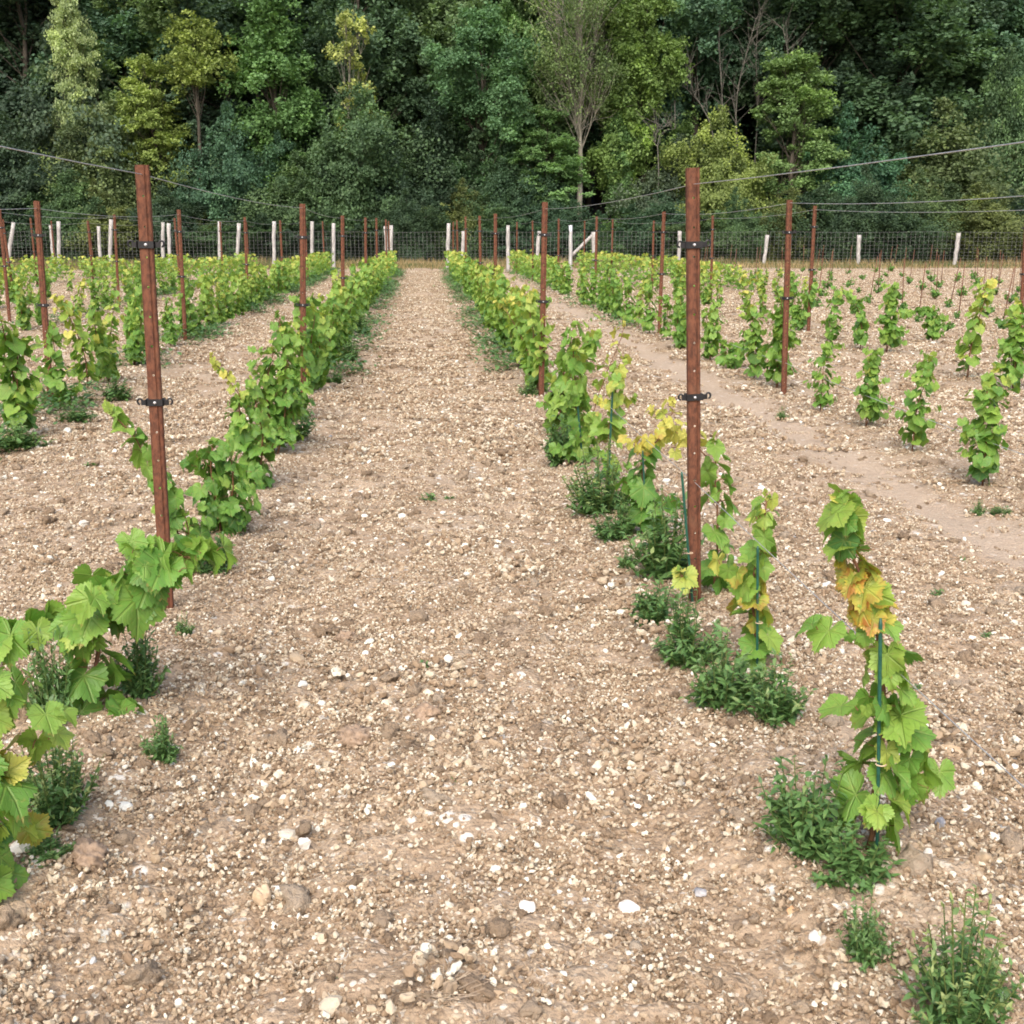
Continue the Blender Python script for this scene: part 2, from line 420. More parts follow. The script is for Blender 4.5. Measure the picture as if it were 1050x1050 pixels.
def stone_set(layers, flat):
    PS, S, R = [], [], []
    for dens, lo, hi, y0, y1, fade in layers:
        x, y = fan_points(dens, y0, y1, fade); n = len(x)
        s = np.exp(rng.uniform(math.log(lo), math.log(hi), n)) * 0.5
        z = surf(x, y) + s * rng.uniform(0.0, 0.5, n)
        PS.append(np.stack([x, y, z], 1))
        S.append(s[:, None] * np.stack([rng.uniform(0.75, 1.45, n), rng.uniform(0.75, 1.3, n), rng.uniform(flat, 1.0, n)], 1))
        R.append(np.stack([rng.uniform(-0.5, 0.5, n), rng.uniform(-0.5, 0.5, n), rng.uniform(0, 6.28, n)], 1))
    return np.concatenate(PS), np.concatenate(S), np.concatenate(R)
cl = stone_set([(90, 0.014, 0.030, 1.3, 12.0, 4.0), (11, 0.034, 0.06, 1.3, 24.0, 12.0), (0.5, 0.055, 0.08, 1.3, 34.0, 12.0)], 0.6)
scatter('soil_clods', [rock_mesh(100 + i, 1.0, 3) for i in range(7)], M_CLOD, *cl, 'crumbly brown clods of tilled earth lying over the vineyard floor')
pb = stone_set([(45, 0.013, 0.026, 1.3, 12.0, 4.0), (13, 0.024, 0.04, 1.3, 24.0, 12.0), (1.6, 0.036, 0.065, 1.3, 42.0, 12.0)], 0.35)
scatter('pebbles', [rock_mesh(200 + i, 0.35, 2, True) for i in range(8)], M_PEB, *pb, 'pale chalk and flint stones strewn over the brown earth')
def grit_patch(seed, R, n, lo, hi):
    """a handful of loose grit and crumbs; every grain carries its own tone"""
    r = np.random.default_rng(seed); mb = MB()
    base = [rock_mesh(400 + i, 0.7, 2 if hi > 0.02 else 2, i % 2 == 0) for i in range(5)]; BV = []
    for m in base:
        V = np.empty(len(m.vertices) * 3, np.float32); m.vertices.foreach_get('co', V); Fc = np.array([p.vertices[:] for p in m.polygons]); BV.append((V.reshape(-1, 3), Fc))
    for k in range(n):
        V, Fc = BV[r.integers(0, 5)]; sz = 0.5 * math.exp(r.uniform(math.log(lo), math.log(hi))); a, d = r.uniform(0, 6.28), R * math.sqrt(r.uniform(0, 1))
        e = r.uniform(0, 6.28, 3); ca, sa, cb, sb = math.cos(e[0]), math.sin(e[0]), math.cos(e[1] * 0.12), math.sin(e[1] * 0.12)
        M = np.array([[ca, -sa, 0], [sa, ca, 0], [0, 0, 1]]) @ np.array([[cb, 0, sb], [0, 1, 0], [-sb, 0, cb]])
        Vk = (V * sz * np.array([r.uniform(0.8, 1.5), r.uniform(0.7, 1.2), r.uniform(0.5, 1.0)])) @ M.T + np.array([d * math.cos(a), d * math.sin(a), sz * r.uniform(-0.2, 0.6)])
        mb.add(Vk, Fc, 0, tone=np.full(len(V), r.uniform(0, 1)))
    return mb.mesh('grit')
def grit_set(layers):
    PS, S, R = [], [], []
    for dens, y0, y1, fade in layers:
        x, y = fan_points(dens, y0, y1, fade); n = len(x)
        PS.append(np.stack([x, y, surf(x, y) + rng.uniform(-0.003, 0.006, n)], 1)); S.append(np.repeat(rng.uniform(0.75, 1.25, n)[:, None], 3, 1))
        R.append(np.stack([rng.normal(0, 0.08, n), rng.normal(0, 0.08, n), rng.uniform(0, 6.28, n)], 1))
    return np.concatenate(PS), np.concatenate(S), np.concatenate(R)
M_GRIT = make_stone('loose_grit', [(0.0, (0.158, 0.110, 0.070)), (0.34, (0.277, 0.204, 0.137)), (0.66, (0.376, 0.291, 0.202)), (0.86, (0.475, 0.398, 0.293)), (0.96, (0.614, 0.561, 0.448)), (1.0, (0.752, 0.745, 0.664))], 0.92, 0.2, 0.3, 'tone')
scatter('fine_grit', [grit_patch(1200 + i, 0.065, 52, 0.0045, 0.0135) for i in range(12)], M_GRIT, *grit_set([(290, 1.2, 6.0, 1.5), (120, 5.0, 13.0, 4.0)]), 'fine tan and cream grit covering the tilled earth')
scatter('coarse_grit', [grit_patch(1300 + i, 0.20, 85, 0.010, 0.030) for i in range(12)], M_GRIT, *grit_set([(3.5, 1.3, 8.0, 0.5), (15, 8.0, ROWEND + 1, 2.0)]), 'coarse stony crumbs covering the tilled earth')

# ------------------------------------------------------------------ single stones that can be pointed at
M_WHITE = make_simple('white_flint', (0.62, 0.58, 0.52), (0.82, 0.81, 0.78), 14, 0.6, bump=0.3)
M_TAN = make_simple('tan_limestone', (0.46, 0.34, 0.22), (0.62, 0.50, 0.36), 18, 0.85, bump=0.5)
M_BROWN = make_simple('brown_clod_earth', (0.25, 0.18, 0.125), (0.40, 0.30, 0.22), 60, 0.97, bump=1.0)
M_GREY = make_simple('blue_grey_flint', (0.12, 0.13, 0.16), (0.50, 0.50, 0.52), 16, 0.45, bump=0.2)
M_ORANGE = make_simple('orange_flint', (0.50, 0.26, 0.12), (0.64, 0.48, 0.32), 14, 0.7, bump=0.3)
STONES = [
 ('flint', 645, 926, 24, 14, M_WHITE, 'large flat white flint right of the middle of the bare lane'),
 ('flint', 460, 847, 27, 13, M_WHITE, 'broad white flint beside the small seedling in the bare lane'),
 ('stone', 268, 918, 22, 30, M_TAN, 'long tan stone standing tilted in the soil of the lane'),
 ('clod', 365, 765, 42, 24, M_BROWN, 'largest brown clod of earth in the lane, beside the dry grass tuft'),
 ('clod', 440, 745, 34, 24, M_BROWN, 'round brown clod uphill of the dry grass tuft'),
 ('clod', 355, 655, 26, 12, M_BROWN, 'low brown clod lying level with the post base across from the vines'),
 ('flint', 312, 866, 16, 14, M_WHITE, 'jagged white flint uphill of the long tan stone'),
 ('flint', 291, 822, 11, 18, M_WHITE, 'small upright white flint in the left half of the lane'),
 ('flint', 950, 900, 15, 17, M_WHITE, 'white flint just right of the staked vine with red leaves'),
 ('stone', 838, 962, 22, 20, M_WHITE, 'pale cream block below the weeds of the staked vine'),
 ('flint', 1020, 948, 18, 10, M_WHITE, 'white flint above the pale green weed in the lower right corner'),
 ('flint', 541, 930, 20, 12, M_WHITE, 'white flint left of the large flat one'),
 ('flint', 718, 909, 16, 7, M_GREY, 'blue-grey flint lying alone on the soil'),
 ('stone', 812, 936, 14, 12, M_ORANGE, 'orange-sided flint near the dark weeds of the staked vine'),
 ('stone', 526, 1022, 14, 22, M_TAN, 'pointed tan stone at the lower edge beside the dry grass tuft'),
 ('flint', 962, 860, 16, 12, M_GREY, 'glassy grey flint right of the staked vine'),
 ('clod', 92, 895, 46, 30, M_BROWN, 'big brown clod beside the lowest weed of the vine row on the left'),
 ('flint', 85, 600, 14, 8, M_WHITE, 'white flint on the soil left of the large-leaved vine'),
 ('stone', 972, 770, 30, 16, M_TAN, 'greyish tan stone right of the staked vine under the low wire'),
]
for i, (nm, px, py, wpx, hpx, mat, lab) in enumerate(STONES):
    g = G(px, py); sc = (H / (py - 235)) * 0.97
    me = rock_mesh(300 + i, 0.75 if nm == 'clod' else 0.3, 4 if nm == 'clod' else 3, nm != 'clod')
    V = np.empty(len(me.vertices) * 3, np.float32); me.vertices.foreach_get('co', V); V = V.reshape(-1, 3)
    V *= np.array([wpx * sc / 2, wpx * sc * 0.42, max(0.012, hpx * sc / 2)]); me.vertices.foreach_set('co', V.ravel()); me.update()
    o = link(nm, me, mat, None, (g[0], g[1], gz(g[0], g[1]) + hpx * sc * (0.08 if nm == 'clod' else 0.2))); o.rotation_euler = (0.1, 0.12, 0.5 * i)
    tag(o, lab, 'stone')

# ------------------------------------------------------------------ leaves
def leaf_template(n, rings=1):
    key = np.array([0, 14, 27, 40, 52, 66, 80, 96, 108, 124, 140, 158, 172.0])
    rad = np.array([1.0, 0.87, 0.74, 0.82, 0.93, 0.82, 0.68, 0.75, 0.80, 0.72, 0.68, 0.58, 0.18])
    th = np.linspace(-172, 172, n)
    r = np.interp(np.abs(th), key, rad)
    if n > 20: r = r * (1 + np.array([0.07, -0.05, 0.035, -0.06])[np.arange(n) % 4])
    t = np.radians(th); xo, yo = r * np.sin(t) * 0.92, r * np.cos(t)
    pts = [[0, 0]]; faces = []
    if rings == 2:
        pts += list(zip(xo * 0.52, yo * 0.52)); pts += list(zip(xo, yo))
        i = np.arange(n - 1)
        tri = np.stack([0 * i, 1 + i + 1, 1 + i], 1); quad = np.stack([1 + i, 2 + i, n + 2 + i, n + 1 + i], 1)
        faces = [tri, quad]
    else:
        pts += list(zip(xo, yo)); i = np.arange(n - 1); faces = [np.stack([0 * i, 2 + i, 1 + i], 1)]
    return np.array(pts, float) * 0.60, faces
T_NEAR = leaf_template(61, 2); T_MID = leaf_template(17, 1); T_FAR = (np.array([[0, -0.1], [-0.42, 0.18], [0, 0.62], [0.42, 0.18]]), [np.array([[0, 1, 2, 3]])])
T_LANCE = (np.array([[0, 0], [-0.22, 0.28], [-0.17, 0.6], [0, 1.0], [0.17, 0.6], [0.22, 0.28], [0, 0.35]]), [np.array([[0, 6, 1], [1, 6, 2], [2, 6, 3], [3, 6, 4], [4, 6, 5], [5, 6, 0]])])

def put_leaves(mb, T, pos, Y, N, size, r, tint, autumn=None, bend=0.5, fold=0.25, wave=0.10, mat=0, uv=True):
    P2, faces = T; n = len(pos)
    if n == 0: return
    pos = np.asarray(pos, float); Y = nrm(Y); X = nrm(np.cross(Y, N)); N = np.cross(X, Y)
    b = r.uniform(0.3, 1.5, n) * bend; fo = r.uniform(-0.3, 1.3, n) * fold; wv = r.uniform(0.3, 1.5, n) * wave; ph = r.uniform(0, 6.28, n)
    x, y = P2[:, 0], P2[:, 1]; rr = np.hypot(x, y); th = np.arctan2(x, y)
    z = fo[:, None] * np.abs(x)[None] - b[:, None] * (y * np.abs(y) + 0.6 * x * x)[None] + wv[:, None] * np.sin(3 * th[None] + ph[:, None]) * rr[None]
    asp = r.uniform(0.85, 1.12, n)
    V = pos[:, None] + size[:, None, None] * (asp[:, None, None] * x[None, :, None] * X[:, None] + y[None, :, None] * Y[:, None] + z[..., None] * N[:, None])
    k = len(P2); off = (np.arange(n) * k)[:, None, None]
    at = dict(tint=np.repeat(tint, k))
    if uv: at['luv'] = np.tile(np.stack([x, y, 0 * x], 1), (n, 1)); at['autumn'] = np.repeat(autumn if autumn is not None else np.zeros(n), k)
    mb.add(V.reshape(-1, 3), [(f[None] + off).reshape(-1, f.shape[1]) for f in faces], mat, **at)

GRN = [(0.0, (0.035, 0.10, 0.028)), (0.25, (0.075, 0.20, 0.042)), (0.5, (0.145, 0.315, 0.055)), (0.75, (0.265, 0.42, 0.075)), (1.0, (0.60, 0.57, 0.13))]
M_VLEAF = make_leaf('vine_leaf', GRN)
M_WEED = make_leaf('weed_leaf', [(0.0, (0.05, 0.12, 0.042)), (0.5, (0.125, 0.25, 0.078)), (0.8, (0.17, 0.27, 0.10)), (1.0, (0.28, 0.35, 0.12))], False, 0.22, False)
M_CANE = make_simple('vine_cane', (0.12, 0.055, 0.035), (0.24, 0.12, 0.06), 40, 0.7)
M_GSTEM = make_simple('green_stem', (0.07, 0.13, 0.04), (0.16, 0.2, 0.06), 30, 0.6)

class Vine:
    def __init__(s, seed, T=T_NEAR):
        s.r = np.random.default_rng(seed); s.T = T; s.st = MB(); s.L = []; s.has = False; s.sx = 1.0; s.dens = 0.50 if T is T_NEAR else 0.62
    def shoot(s, path, r0=0.006, r1=0.0025, step=0.055, size=(0.13, 0.07), tint=(0.42, 0.6), aut=0.0, start=0.08, pet=0.07, lat=0.5, jt=0.1, aim=None, per=1, stem=True):
        r = s.r; q, ln = resample(path, max(6, int(np.ceil(len(path) * 2.5))))
        q[1:-1] += r.normal(0, 0.004, (len(q) - 2, 3))
        if stem:
            V, f = tube(q, np.linspace(r0, r1, len(q)), 5 if s.T is T_NEAR else 4); s.st.add(V, f); s.has = True
        d = np.linspace(0, 1, len(q)); t = start; az = r.uniform(0, 6.28)
        while t < 1.0:
            c = np.array([np.interp(t, d, q[:, i]) for i in range(3)])
            for _ in range(per):
                az += PI + r.normal(0, 0.7); s.leaf(c, az, t, size, tint, aut, pet, jt, aim)
            if r.uniform() < lat * (1 - 0.5 * t):
                a2 = az + r.normal(0, 1.0); k = r.integers(2, 5); p = c.copy(); out = np.array([math.cos(a2), math.sin(a2), r.uniform(0.1, 0.6)])
                for j in range(k):
                    p = p + out * 0.038; s.leaf(p, a2 + r.normal(0, 0.9), min(1, t + 0.12 * j), (size[0] * 0.72, size[1] * 0.8), (tint[0] + 0.06, tint[1] + 0.05), aut, pet * 0.6, jt, aim)
            t += s.dens * step / max(ln, 0.05) * r.uniform(0.75, 1.3)
        if s.T is T_NEAR and stem:                       # tendrils
            for _ in range(3):
                c = q[r.integers(len(q) // 2, len(q))]; a2 = r.uniform(0, 6.28); u = np.linspace(0, 1, 16); rr = 0.012 * u
                V, f = tube(c + np.stack([u * 0.09 * math.cos(a2) + rr * np.cos(u * 11), u * 0.09 * math.sin(a2) + rr * np.sin(u * 11), 0.05 * u - 0.05 * u * u], 1), np.linspace(0.0011, 0.0006, 16), 4, False); s.st.add(V, f)
        p = q[-1]                                        # pale folded tip leaves
        for j in range(3): s.leaf(p + np.array([0, 0, 0.012 * j]), r.uniform(0, 6.28), 1.0, (size[1] * 0.6, size[1] * 0.55), (tint[1] + 0.12, tint[1] + 0.15), 0.05, 0.02, jt, None, up=0.7)
    def leaf(s, c, az, t, size, tint, aut, pet, jt, aim=None, up=0.0):
        r = s.r; o = np.array([math.cos(az), math.sin(az), 0.0])
        if aim is not None: o = nrm(o + np.asarray(aim))
        pl = pet * r.uniform(0.6, 1.3) * (1 - 0.45 * t)
        b = c + pl * nrm(o * 0.85 + np.array([0, 0, 0.45]) + r.normal(0, 0.2, 3))
        if s.T is T_NEAR:
            V, f = tube([c, 0.5 * (c + b) + [0, 0, 0.006], b], [0.0016, 0.0013, 0.0011], 4, False); s.st.add(V, f)
        Y = nrm(o * r.uniform(0.35, 0.8) + np.array([0, 0, up - r.uniform(0.25, 0.95) * (1 - up)]) + r.normal(0, 0.22, 3))
        N = nrm(o * r.uniform(0.3, 0.9) + np.array([0, 0, r.uniform(0.5, 1.0)]) + r.normal(0, 0.25, 3))
        sz = (0.82 if s.T is T_NEAR else 0.92) * (size[0] + (size[1] - size[0]) * t) * float(np.clip(r.normal(1, 0.24), 0.45, 1.4))
        ti = tint[0] + (tint[1] - tint[0]) * t + r.normal(0, jt)
        au = aut(t) if callable(aut) else aut
        s.L.append((b, Y, N, sz * 1.05, ti, au * r.uniform(0.45, 1) if r.uniform() < au + 0.05 else 0.0))
    def foliage(s, name='foliage'):
        mb = MB(); B, Y, N, S, Ti, Au = map(np.array, zip(*s.L)); B = B * np.array([s.sx, 1, 1])
        put_leaves(mb, s.T, B, Y, N, S, s.r, np.clip(Ti, 0, 1), np.clip(Au, 0, 1), bend=0.62 if s.T is T_NEAR else 0.4, fold=0.34, wave=0.15)
        return mb.mesh(name, smooth=True)
    def build(s, loc, label, group='vines planted along the rows', cat='vine', name='grape_vine'):
        root = empty(name, loc); tag(root, label, cat, group)
        if s.has: link('cane', s.st.mesh('cane', True), M_CANE, root)
        link('foliage', s.foliage(), M_VLEAF, root)
        return root

def pxpath(pts, Y0, base):
    """photo points (x, y[, offset down the row]) -> path relative to BASE"""
    return [P(p[0], p[1], Y0 + (p[2] if len(p) > 2 else 0.0)) - base for p in pts]
def basept(px, py):
    g = G(px, py); return np.array([g[0], g[1], gz(g[0], g[1]) - 0.015])

def near_vine(bpx, shoots, label, seed, T=T_NEAR):
    g = basept(*bpx); v = Vine(seed, T)
    for s in shoots:
        pts = s.pop('pts'); v.shoot(pxpath(pts, g[1], g), **s)
    return v.build(g, label)

# --- row at the lane's right edge, hand-shaped from the photo
near_vine((889, 893), [
  dict(pts=[(889, 896), (897, 820), (906, 740), (906, 670), (898, 640)], r0=0.008, r1=0.005, step=0.042, size=(0.125, 0.11), tint=(0.64, 0.58), lat=0.3, jt=0.10, start=0.16, aut=0.05),
  dict(pts=[(898, 640), (886, 610), (876, 570), (866, 535), (860, 515)], r0=0.005, r1=0.0025, step=0.022, size=(0.092, 0.092), tint=(0.74, 0.52), lat=0.0, aut=lambda t: 0.85 if t < 0.55 else 0.1, pet=0.04, jt=0.14, start=0.0),
  dict(pts=[(905, 720), (925, 740), (938, 770), (930, 830)], r0=0.003, r1=0.002, step=0.05, size=(0.125, 0.11), tint=(0.60, 0.66), lat=0.0, start=0.1, pet=0.04),
 ], 'staked vine with red and yellow upper leaves, nearest beside the lane on its right', 41)
near_vine((772, 702), [
  dict(pts=[(774, 704), (777, 650), (771, 610), (776, 570), (783, 540), (786, 515)], r0=0.007, r1=0.0025, step=0.034, size=(0.155, 0.075), tint=(0.54, 0.68), lat=0.06, start=0.12, pet=0.055, aut=lambda t: 0.6 if 0.35 < t < 0.6 else 0.06)
 ], 'narrow green vine tied to a dark stake just before the tall rusty post', 42)
near_vine((731, 616), [
  dict(pts=[(731, 618), (735, 570), (736, 515), (735, 480), (731, 455)], r0=0.006, r1=0.003, step=0.055, size=(0.155, 0.10), tint=(0.46, 0.64), lat=0.1, start=0.08, jt=0.08, aim=(0.7, 0.0, 0.0)),
  dict(pts=[(731, 616), (712, 600, -0.1), (698, 590, -0.25)], r0=0.004, r1=0.003, step=0.07, size=(0.13, 0.12), tint=(0.62, 0.66), lat=0.0, start=0.8, pet=0.03),
  dict(pts=[(732, 480), (712, 452, 0.1), (696, 440, 0.2), (692, 470, 0.2)], r0=0.004, r1=0.003, step=0.06, size=(0.10, 0.08), tint=(0.92, 0.98), lat=0.1, start=0.3)
 ], 'vine half hidden behind the tall rusty post at the lane', 43)
near_vine((661, 556), [
  dict(pts=[(661, 558), (660, 520), (658, 480), (660, 462)], r0=0.007, r1=0.004, step=0.042, size=(0.18, 0.13), tint=(0.36, 0.44), lat=0.35, start=0.12, jt=0.06),
  dict(pts=[(660, 465), (672, 452), (684, 440), (690, 418)], r0=0.004, r1=0.002, step=0.038, size=(0.11, 0.075), tint=(0.93, 0.98), lat=0.55, start=0.05, aut=lambda t: 0.5 if t < 0.5 else 0.1, jt=0.06)
 ], 'vine with dark lower leaves and a bright yellow crown', 44)
near_vine((622, 506), [
  dict(pts=[(622, 508), (624, 460), (627, 420), (632, 390), (640, 372)], r0=0.006, r1=0.003, step=0.045, size=(0.15, 0.10), tint=(0.52, 0.80), lat=0.4, start=0.15, aut=0.15),
 ], 'loose yellow-topped vine with its dark stake showing through', 45)
near_vine((597, 482), [
  dict(pts=[(597, 484), (592, 440), (590, 400), (588, 360)], r0=0.007, r1=0.003, step=0.04, size=(0.15, 0.11), tint=(0.46, 0.66), lat=0.6, start=0.12),
  dict(pts=[(597, 480), (606, 430), (618, 390), (632, 360), (640, 335)], r0=0.005, r1=0.002, step=0.075, size=(0.12, 0.07), tint=(0.55, 0.9), lat=0.1, start=0.1, aut=0.15),
 ], 'leafy vine sending a thin yellow shoot up and outward over the soil', 46)
near_vine((577, 452), [
  dict(pts=[(577, 454), (574, 410), (580, 370), (588, 335)], r0=0.007, r1=0.003, step=0.036, size=(0.15, 0.11), tint=(0.45, 0.66), lat=0.7, start=0.1),
  dict(pts=[(577, 450), (584, 410), (600, 370), (612, 345)], r0=0.006, r1=0.003, step=0.045, size=(0.14, 0.10), tint=(0.45, 0.62), lat=0.5, start=0.1),
 ], 'broad bushy vine just before the second rusty post at the lane', 47)

# --- row at the lane's left edge
near_vine((-24, 935), [
  dict(pts=[(-24, 938), (-20, 850), (-14, 790), (-8, 740), (-14, 690)], r0=0.008, r1=0.004, step=0.05, size=(0.14, 0.11), tint=(0.50, 0.62), lat=0.4, start=0.15, aut=lambda t: 0.5 if 0.45 < t < 0.75 else 0.02),
  dict(pts=[(-24, 900), (-4, 840), (4, 800)], r0=0.004, r1=0.003, step=0.06, size=(0.16, 0.14), tint=(0.58, 0.62), lat=0.1, start=0.3),
 ], 'vine cut off by the photo edge, leaves partly yellow and red', 51)
near_vine((95, 752), [
  dict(pts=[(95, 756), (97, 715), (99, 680), (104, 645), (118, 615)], r0=0.009, r1=0.006, step=0.050, size=(0.16, 0.17), tint=(0.46, 0.50), lat=0.25, start=0.15, jt=0.07),
  dict(pts=[(104, 645), (125, 612), (150, 592), (178, 575), (205, 566)], r0=0.006, r1=0.003, step=0.042, size=(0.19, 0.14), tint=(0.48, 0.56), lat=0.35, start=0.0, pet=0.08, jt=0.08),
  dict(pts=[(104, 650), (75, 640), (45, 648), (20, 655), (-25, 668)], r0=0.006, r1=0.003, step=0.052, size=(0.20, 0.15), tint=(0.58, 0.66), lat=0.15, start=0.0, pet=0.09, aut=0.06),
 ], 'vine of very large leaves arching sideways just below the tall rusty post', 52)
near_vine((191, 604), [
  dict(pts=[(191, 606), (186, 565), (178, 530), (166, 495), (148, 462), (130, 438), (114, 424)], r0=0.006, r1=0.003, step=0.05, size=(0.135, 0.11), tint=(0.50, 0.62), lat=0.22, start=0.1, pet=0.05),
  dict(pts=[(191, 600), (196, 560), (190, 530)], r0=0.005, r1=0.003, step=0.06, size=(0.12, 0.1), tint=(0.5, 0.6), lat=0.2, start=0.2),
 ], 'leaning vine whose long shoot passes behind the tall rusty post', 53)
near_vine((228, 556), [
  dict(pts=[(228, 558), (222, 520), (216, 485), (218, 458)], r0=0.007, r1=0.004, step=0.036, size=(0.15, 0.11), tint=(0.36, 0.46), lat=0.7, start=0.08),
  dict(pts=[(228, 556), (238, 520), (240, 490), (236, 470)], r0=0.006, r1=0.004, step=0.036, size=(0.14, 0.11), tint=(0.38, 0.48), lat=0.6, start=0.08),
 ], 'squat dark green vine next uphill from the leaning vine', 54)
near_vine((260, 508), [
  dict(pts=[(260, 510), (252, 470), (246, 430), (245, 410)], r0=0.007, r1=0.004, step=0.036, size=(0.15, 0.11), tint=(0.42, 0.52), lat=0.7, start=0.08),
  dict(pts=[(260, 508), (270, 470), (268, 430), (256, 395)], r0=0.006, r1=0.003, step=0.04, size=(0.14, 0.09), tint=(0.42, 0.60), lat=0.5, start=0.08),
  dict(pts=[(248, 410), (240, 396), (226, 380), (218, 366)], r0=0.003, r1=0.0015, step=0.04, size=(0.07, 0.05), tint=(0.9, 1.0), lat=0.1, start=0.2, pet=0.03),
 ], 'green vine with one bare yellow shoot sticking out sideways', 55)
near_vine((283, 470), [
  dict(pts=[(283, 472), (276, 430), (272, 395), (280, 362)], r0=0.007, r1=0.004, step=0.036, size=(0.15, 0.11), tint=(0.44, 0.60), lat=0.7, start=0.08),
  dict(pts=[(283, 470), (292, 430), (294, 395), (290, 340), (286, 325)], r0=0.006, r1=0.003, step=0.038, size=(0.14, 0.09), tint=(0.42, 0.56), lat=0.5, start=0.08),
 ], 'full vine with a tall tip just before the second rusty post', 56)
near_vine((301, 438), [
  dict(pts=[(301, 440), (297, 400), (294, 360), (296, 335)], r0=0.007, r1=0.004, step=0.036, size=(0.15, 0.11), tint=(0.44, 0.60), lat=0.7, start=0.08),
  dict(pts=[(301, 438), (308, 400), (312, 370), (308, 345)], r0=0.006, r1=0.003, step=0.038, size=(0.14, 0.09), tint=(0.42, 0.56), lat=0.6, start=0.08),
 ], 'vine growing right against the second rusty post', 57)

# --- prototypes for the rest
def hedge_vine(seed, T, h=0.8, n=3, step=0.05, tint=(0.42, 0.62), aut=0.04, spread=0.42, size=(0.14, 0.095), lat=0.6):
    v = Vine(seed, T); r = v.r; v.sx = 0.72
    for i in range(n):
        a = (i - (n - 1) / 2) / max(1, n - 1) * 2 * spread * r.uniform(0.7, 1.1); hh = h * r.uniform(0.8, 1.12)
        dx = r.normal(0, 0.06); 
        v.shoot([(0, 0, 0), (dx * 0.4, a * 0.35, hh * 0.3), (dx, a * 0.8, hh * 0.65), (dx * 1.6 + r.normal(0, 0.04), a * 1.1 + r.normal(0, 0.08), hh)], 0.007, 0.003, step, size, (tint[0] + r.normal(0, 0.03), tint[1] + r.normal(0, 0.05)), aut, 0.08, 0.07, lat)
    return v
def column_vine(seed, T, h=0.72, step=0.045, tint=(0.44, 0.60), aut=0.03, lean=0.08, size=(0.13, 0.09), lat=0.45, two=False):
    v = Vine(seed, T); r = v.r; a = r.uniform(0, 6.28); lx, ly = lean * math.cos(a), lean * math.sin(a)
    v.shoot([(0, 0, 0), (r.normal(0, 0.015), r.normal(0, 0.015), h * 0.35), (lx * 0.4, ly * 0.4, h * 0.7), (lx, ly, h)], 0.007, 0.003, step, size, tint, aut, 0.10, 0.06, lat)
    if two: v.shoot([(0, 0, 0.02), (-0.02, 0.05, h * 0.4), (-lx, 0.10 - ly, h * 0.85)], 0.005, 0.003, step * 1.2, size, tint, aut, 0.15, 0.06, lat)
    return v
def young_vine(seed, T):
    v = Vine(seed, T); r = v.r
    for i in range(3):
        a = r.uniform(0, 6.28); h = r.uniform(0.14, 0.24)
        v.shoot([(0, 0, 0), (0.03 * math.cos(a), 0.03 * math.sin(a), h * 0.5), (0.08 * math.cos(a), 0.08 * math.sin(a), h)], 0.004, 0.002, 0.035, (0.095, 0.07), (0.22, 0.34), 0, 0.3, 0.04, 0.4)
    return v

ORD = ['first', 'second', 'third', 'fourth', 'fifth', 'sixth', 'seventh', 'eighth', 'ninth', 'tenth', 'eleventh', 'twelfth', 'thirteenth', 'fourteenth', 'fifteenth', 'sixteenth', 'seventeenth', 'eighteenth', 'nineteenth', 'twentieth']
def make_protos(fn, n, label, **kw):
    out = []
    for i in range(n):
        kk = {k: (v(i) if callable(v) and k != 'aut' else v) for k, v in kw.items()}
        out.append(fn(1000 + 37 * len(label) + i, **kk))
    return out
class Pool:
    """each variant is built once where it is first needed, then copied"""
    def __init__(s, makers, name='grape_vine'): s.mk = makers; s.first = [None] * len(makers); s.name = name
    def place(s, loc, label, group, scale=1.0, rz=None, i=None):
        i = random.randrange(len(s.mk)) if i is None else i
        if s.first[i] is None: s.first[i] = o = s.mk[i]().build(loc, label, group, name=s.name)
        else: o = copy_tree(s.first[i]); o['label'] = label; o['group'] = group
        o.location = vec(loc); o.scale = (scale,) * 3
        o.rotation_euler = (0, 0, random.choice((0, PI)) + random.uniform(-0.25, 0.25) if rz is None else rz)
        return o
hedge_mid = Pool([lambda i=i: hedge_vine(500 + i, T_MID, 0.80, 3 if i % 2 else 4, 0.046, (0.43 + 0.02 * (i % 3), 0.62 + 0.04 * (i % 4)), 0.05) for i in range(8)])
hedge_yel = Pool([lambda i=i: hedge_vine(540 + i, T_MID, 0.80, 3, 0.05, (0.48, 0.74), 0.08) for i in range(5)])
col_near = Pool([lambda i=i: column_vine(600 + i, T_MID, 0.72, 0.030, (0.46, 0.62), 0.02, 0.10, lat=0.6, two=i % 2 == 0) for i in range(7)])
col_yel = Pool([lambda i=i: column_vine(640 + i, T_MID, 0.78, 0.034, (0.48, 0.86), 0.12, 0.16) for i in range(4)])
young = Pool([lambda i=i: young_vine(700 + i, T_MID) for i in range(5)], 'young_vine')

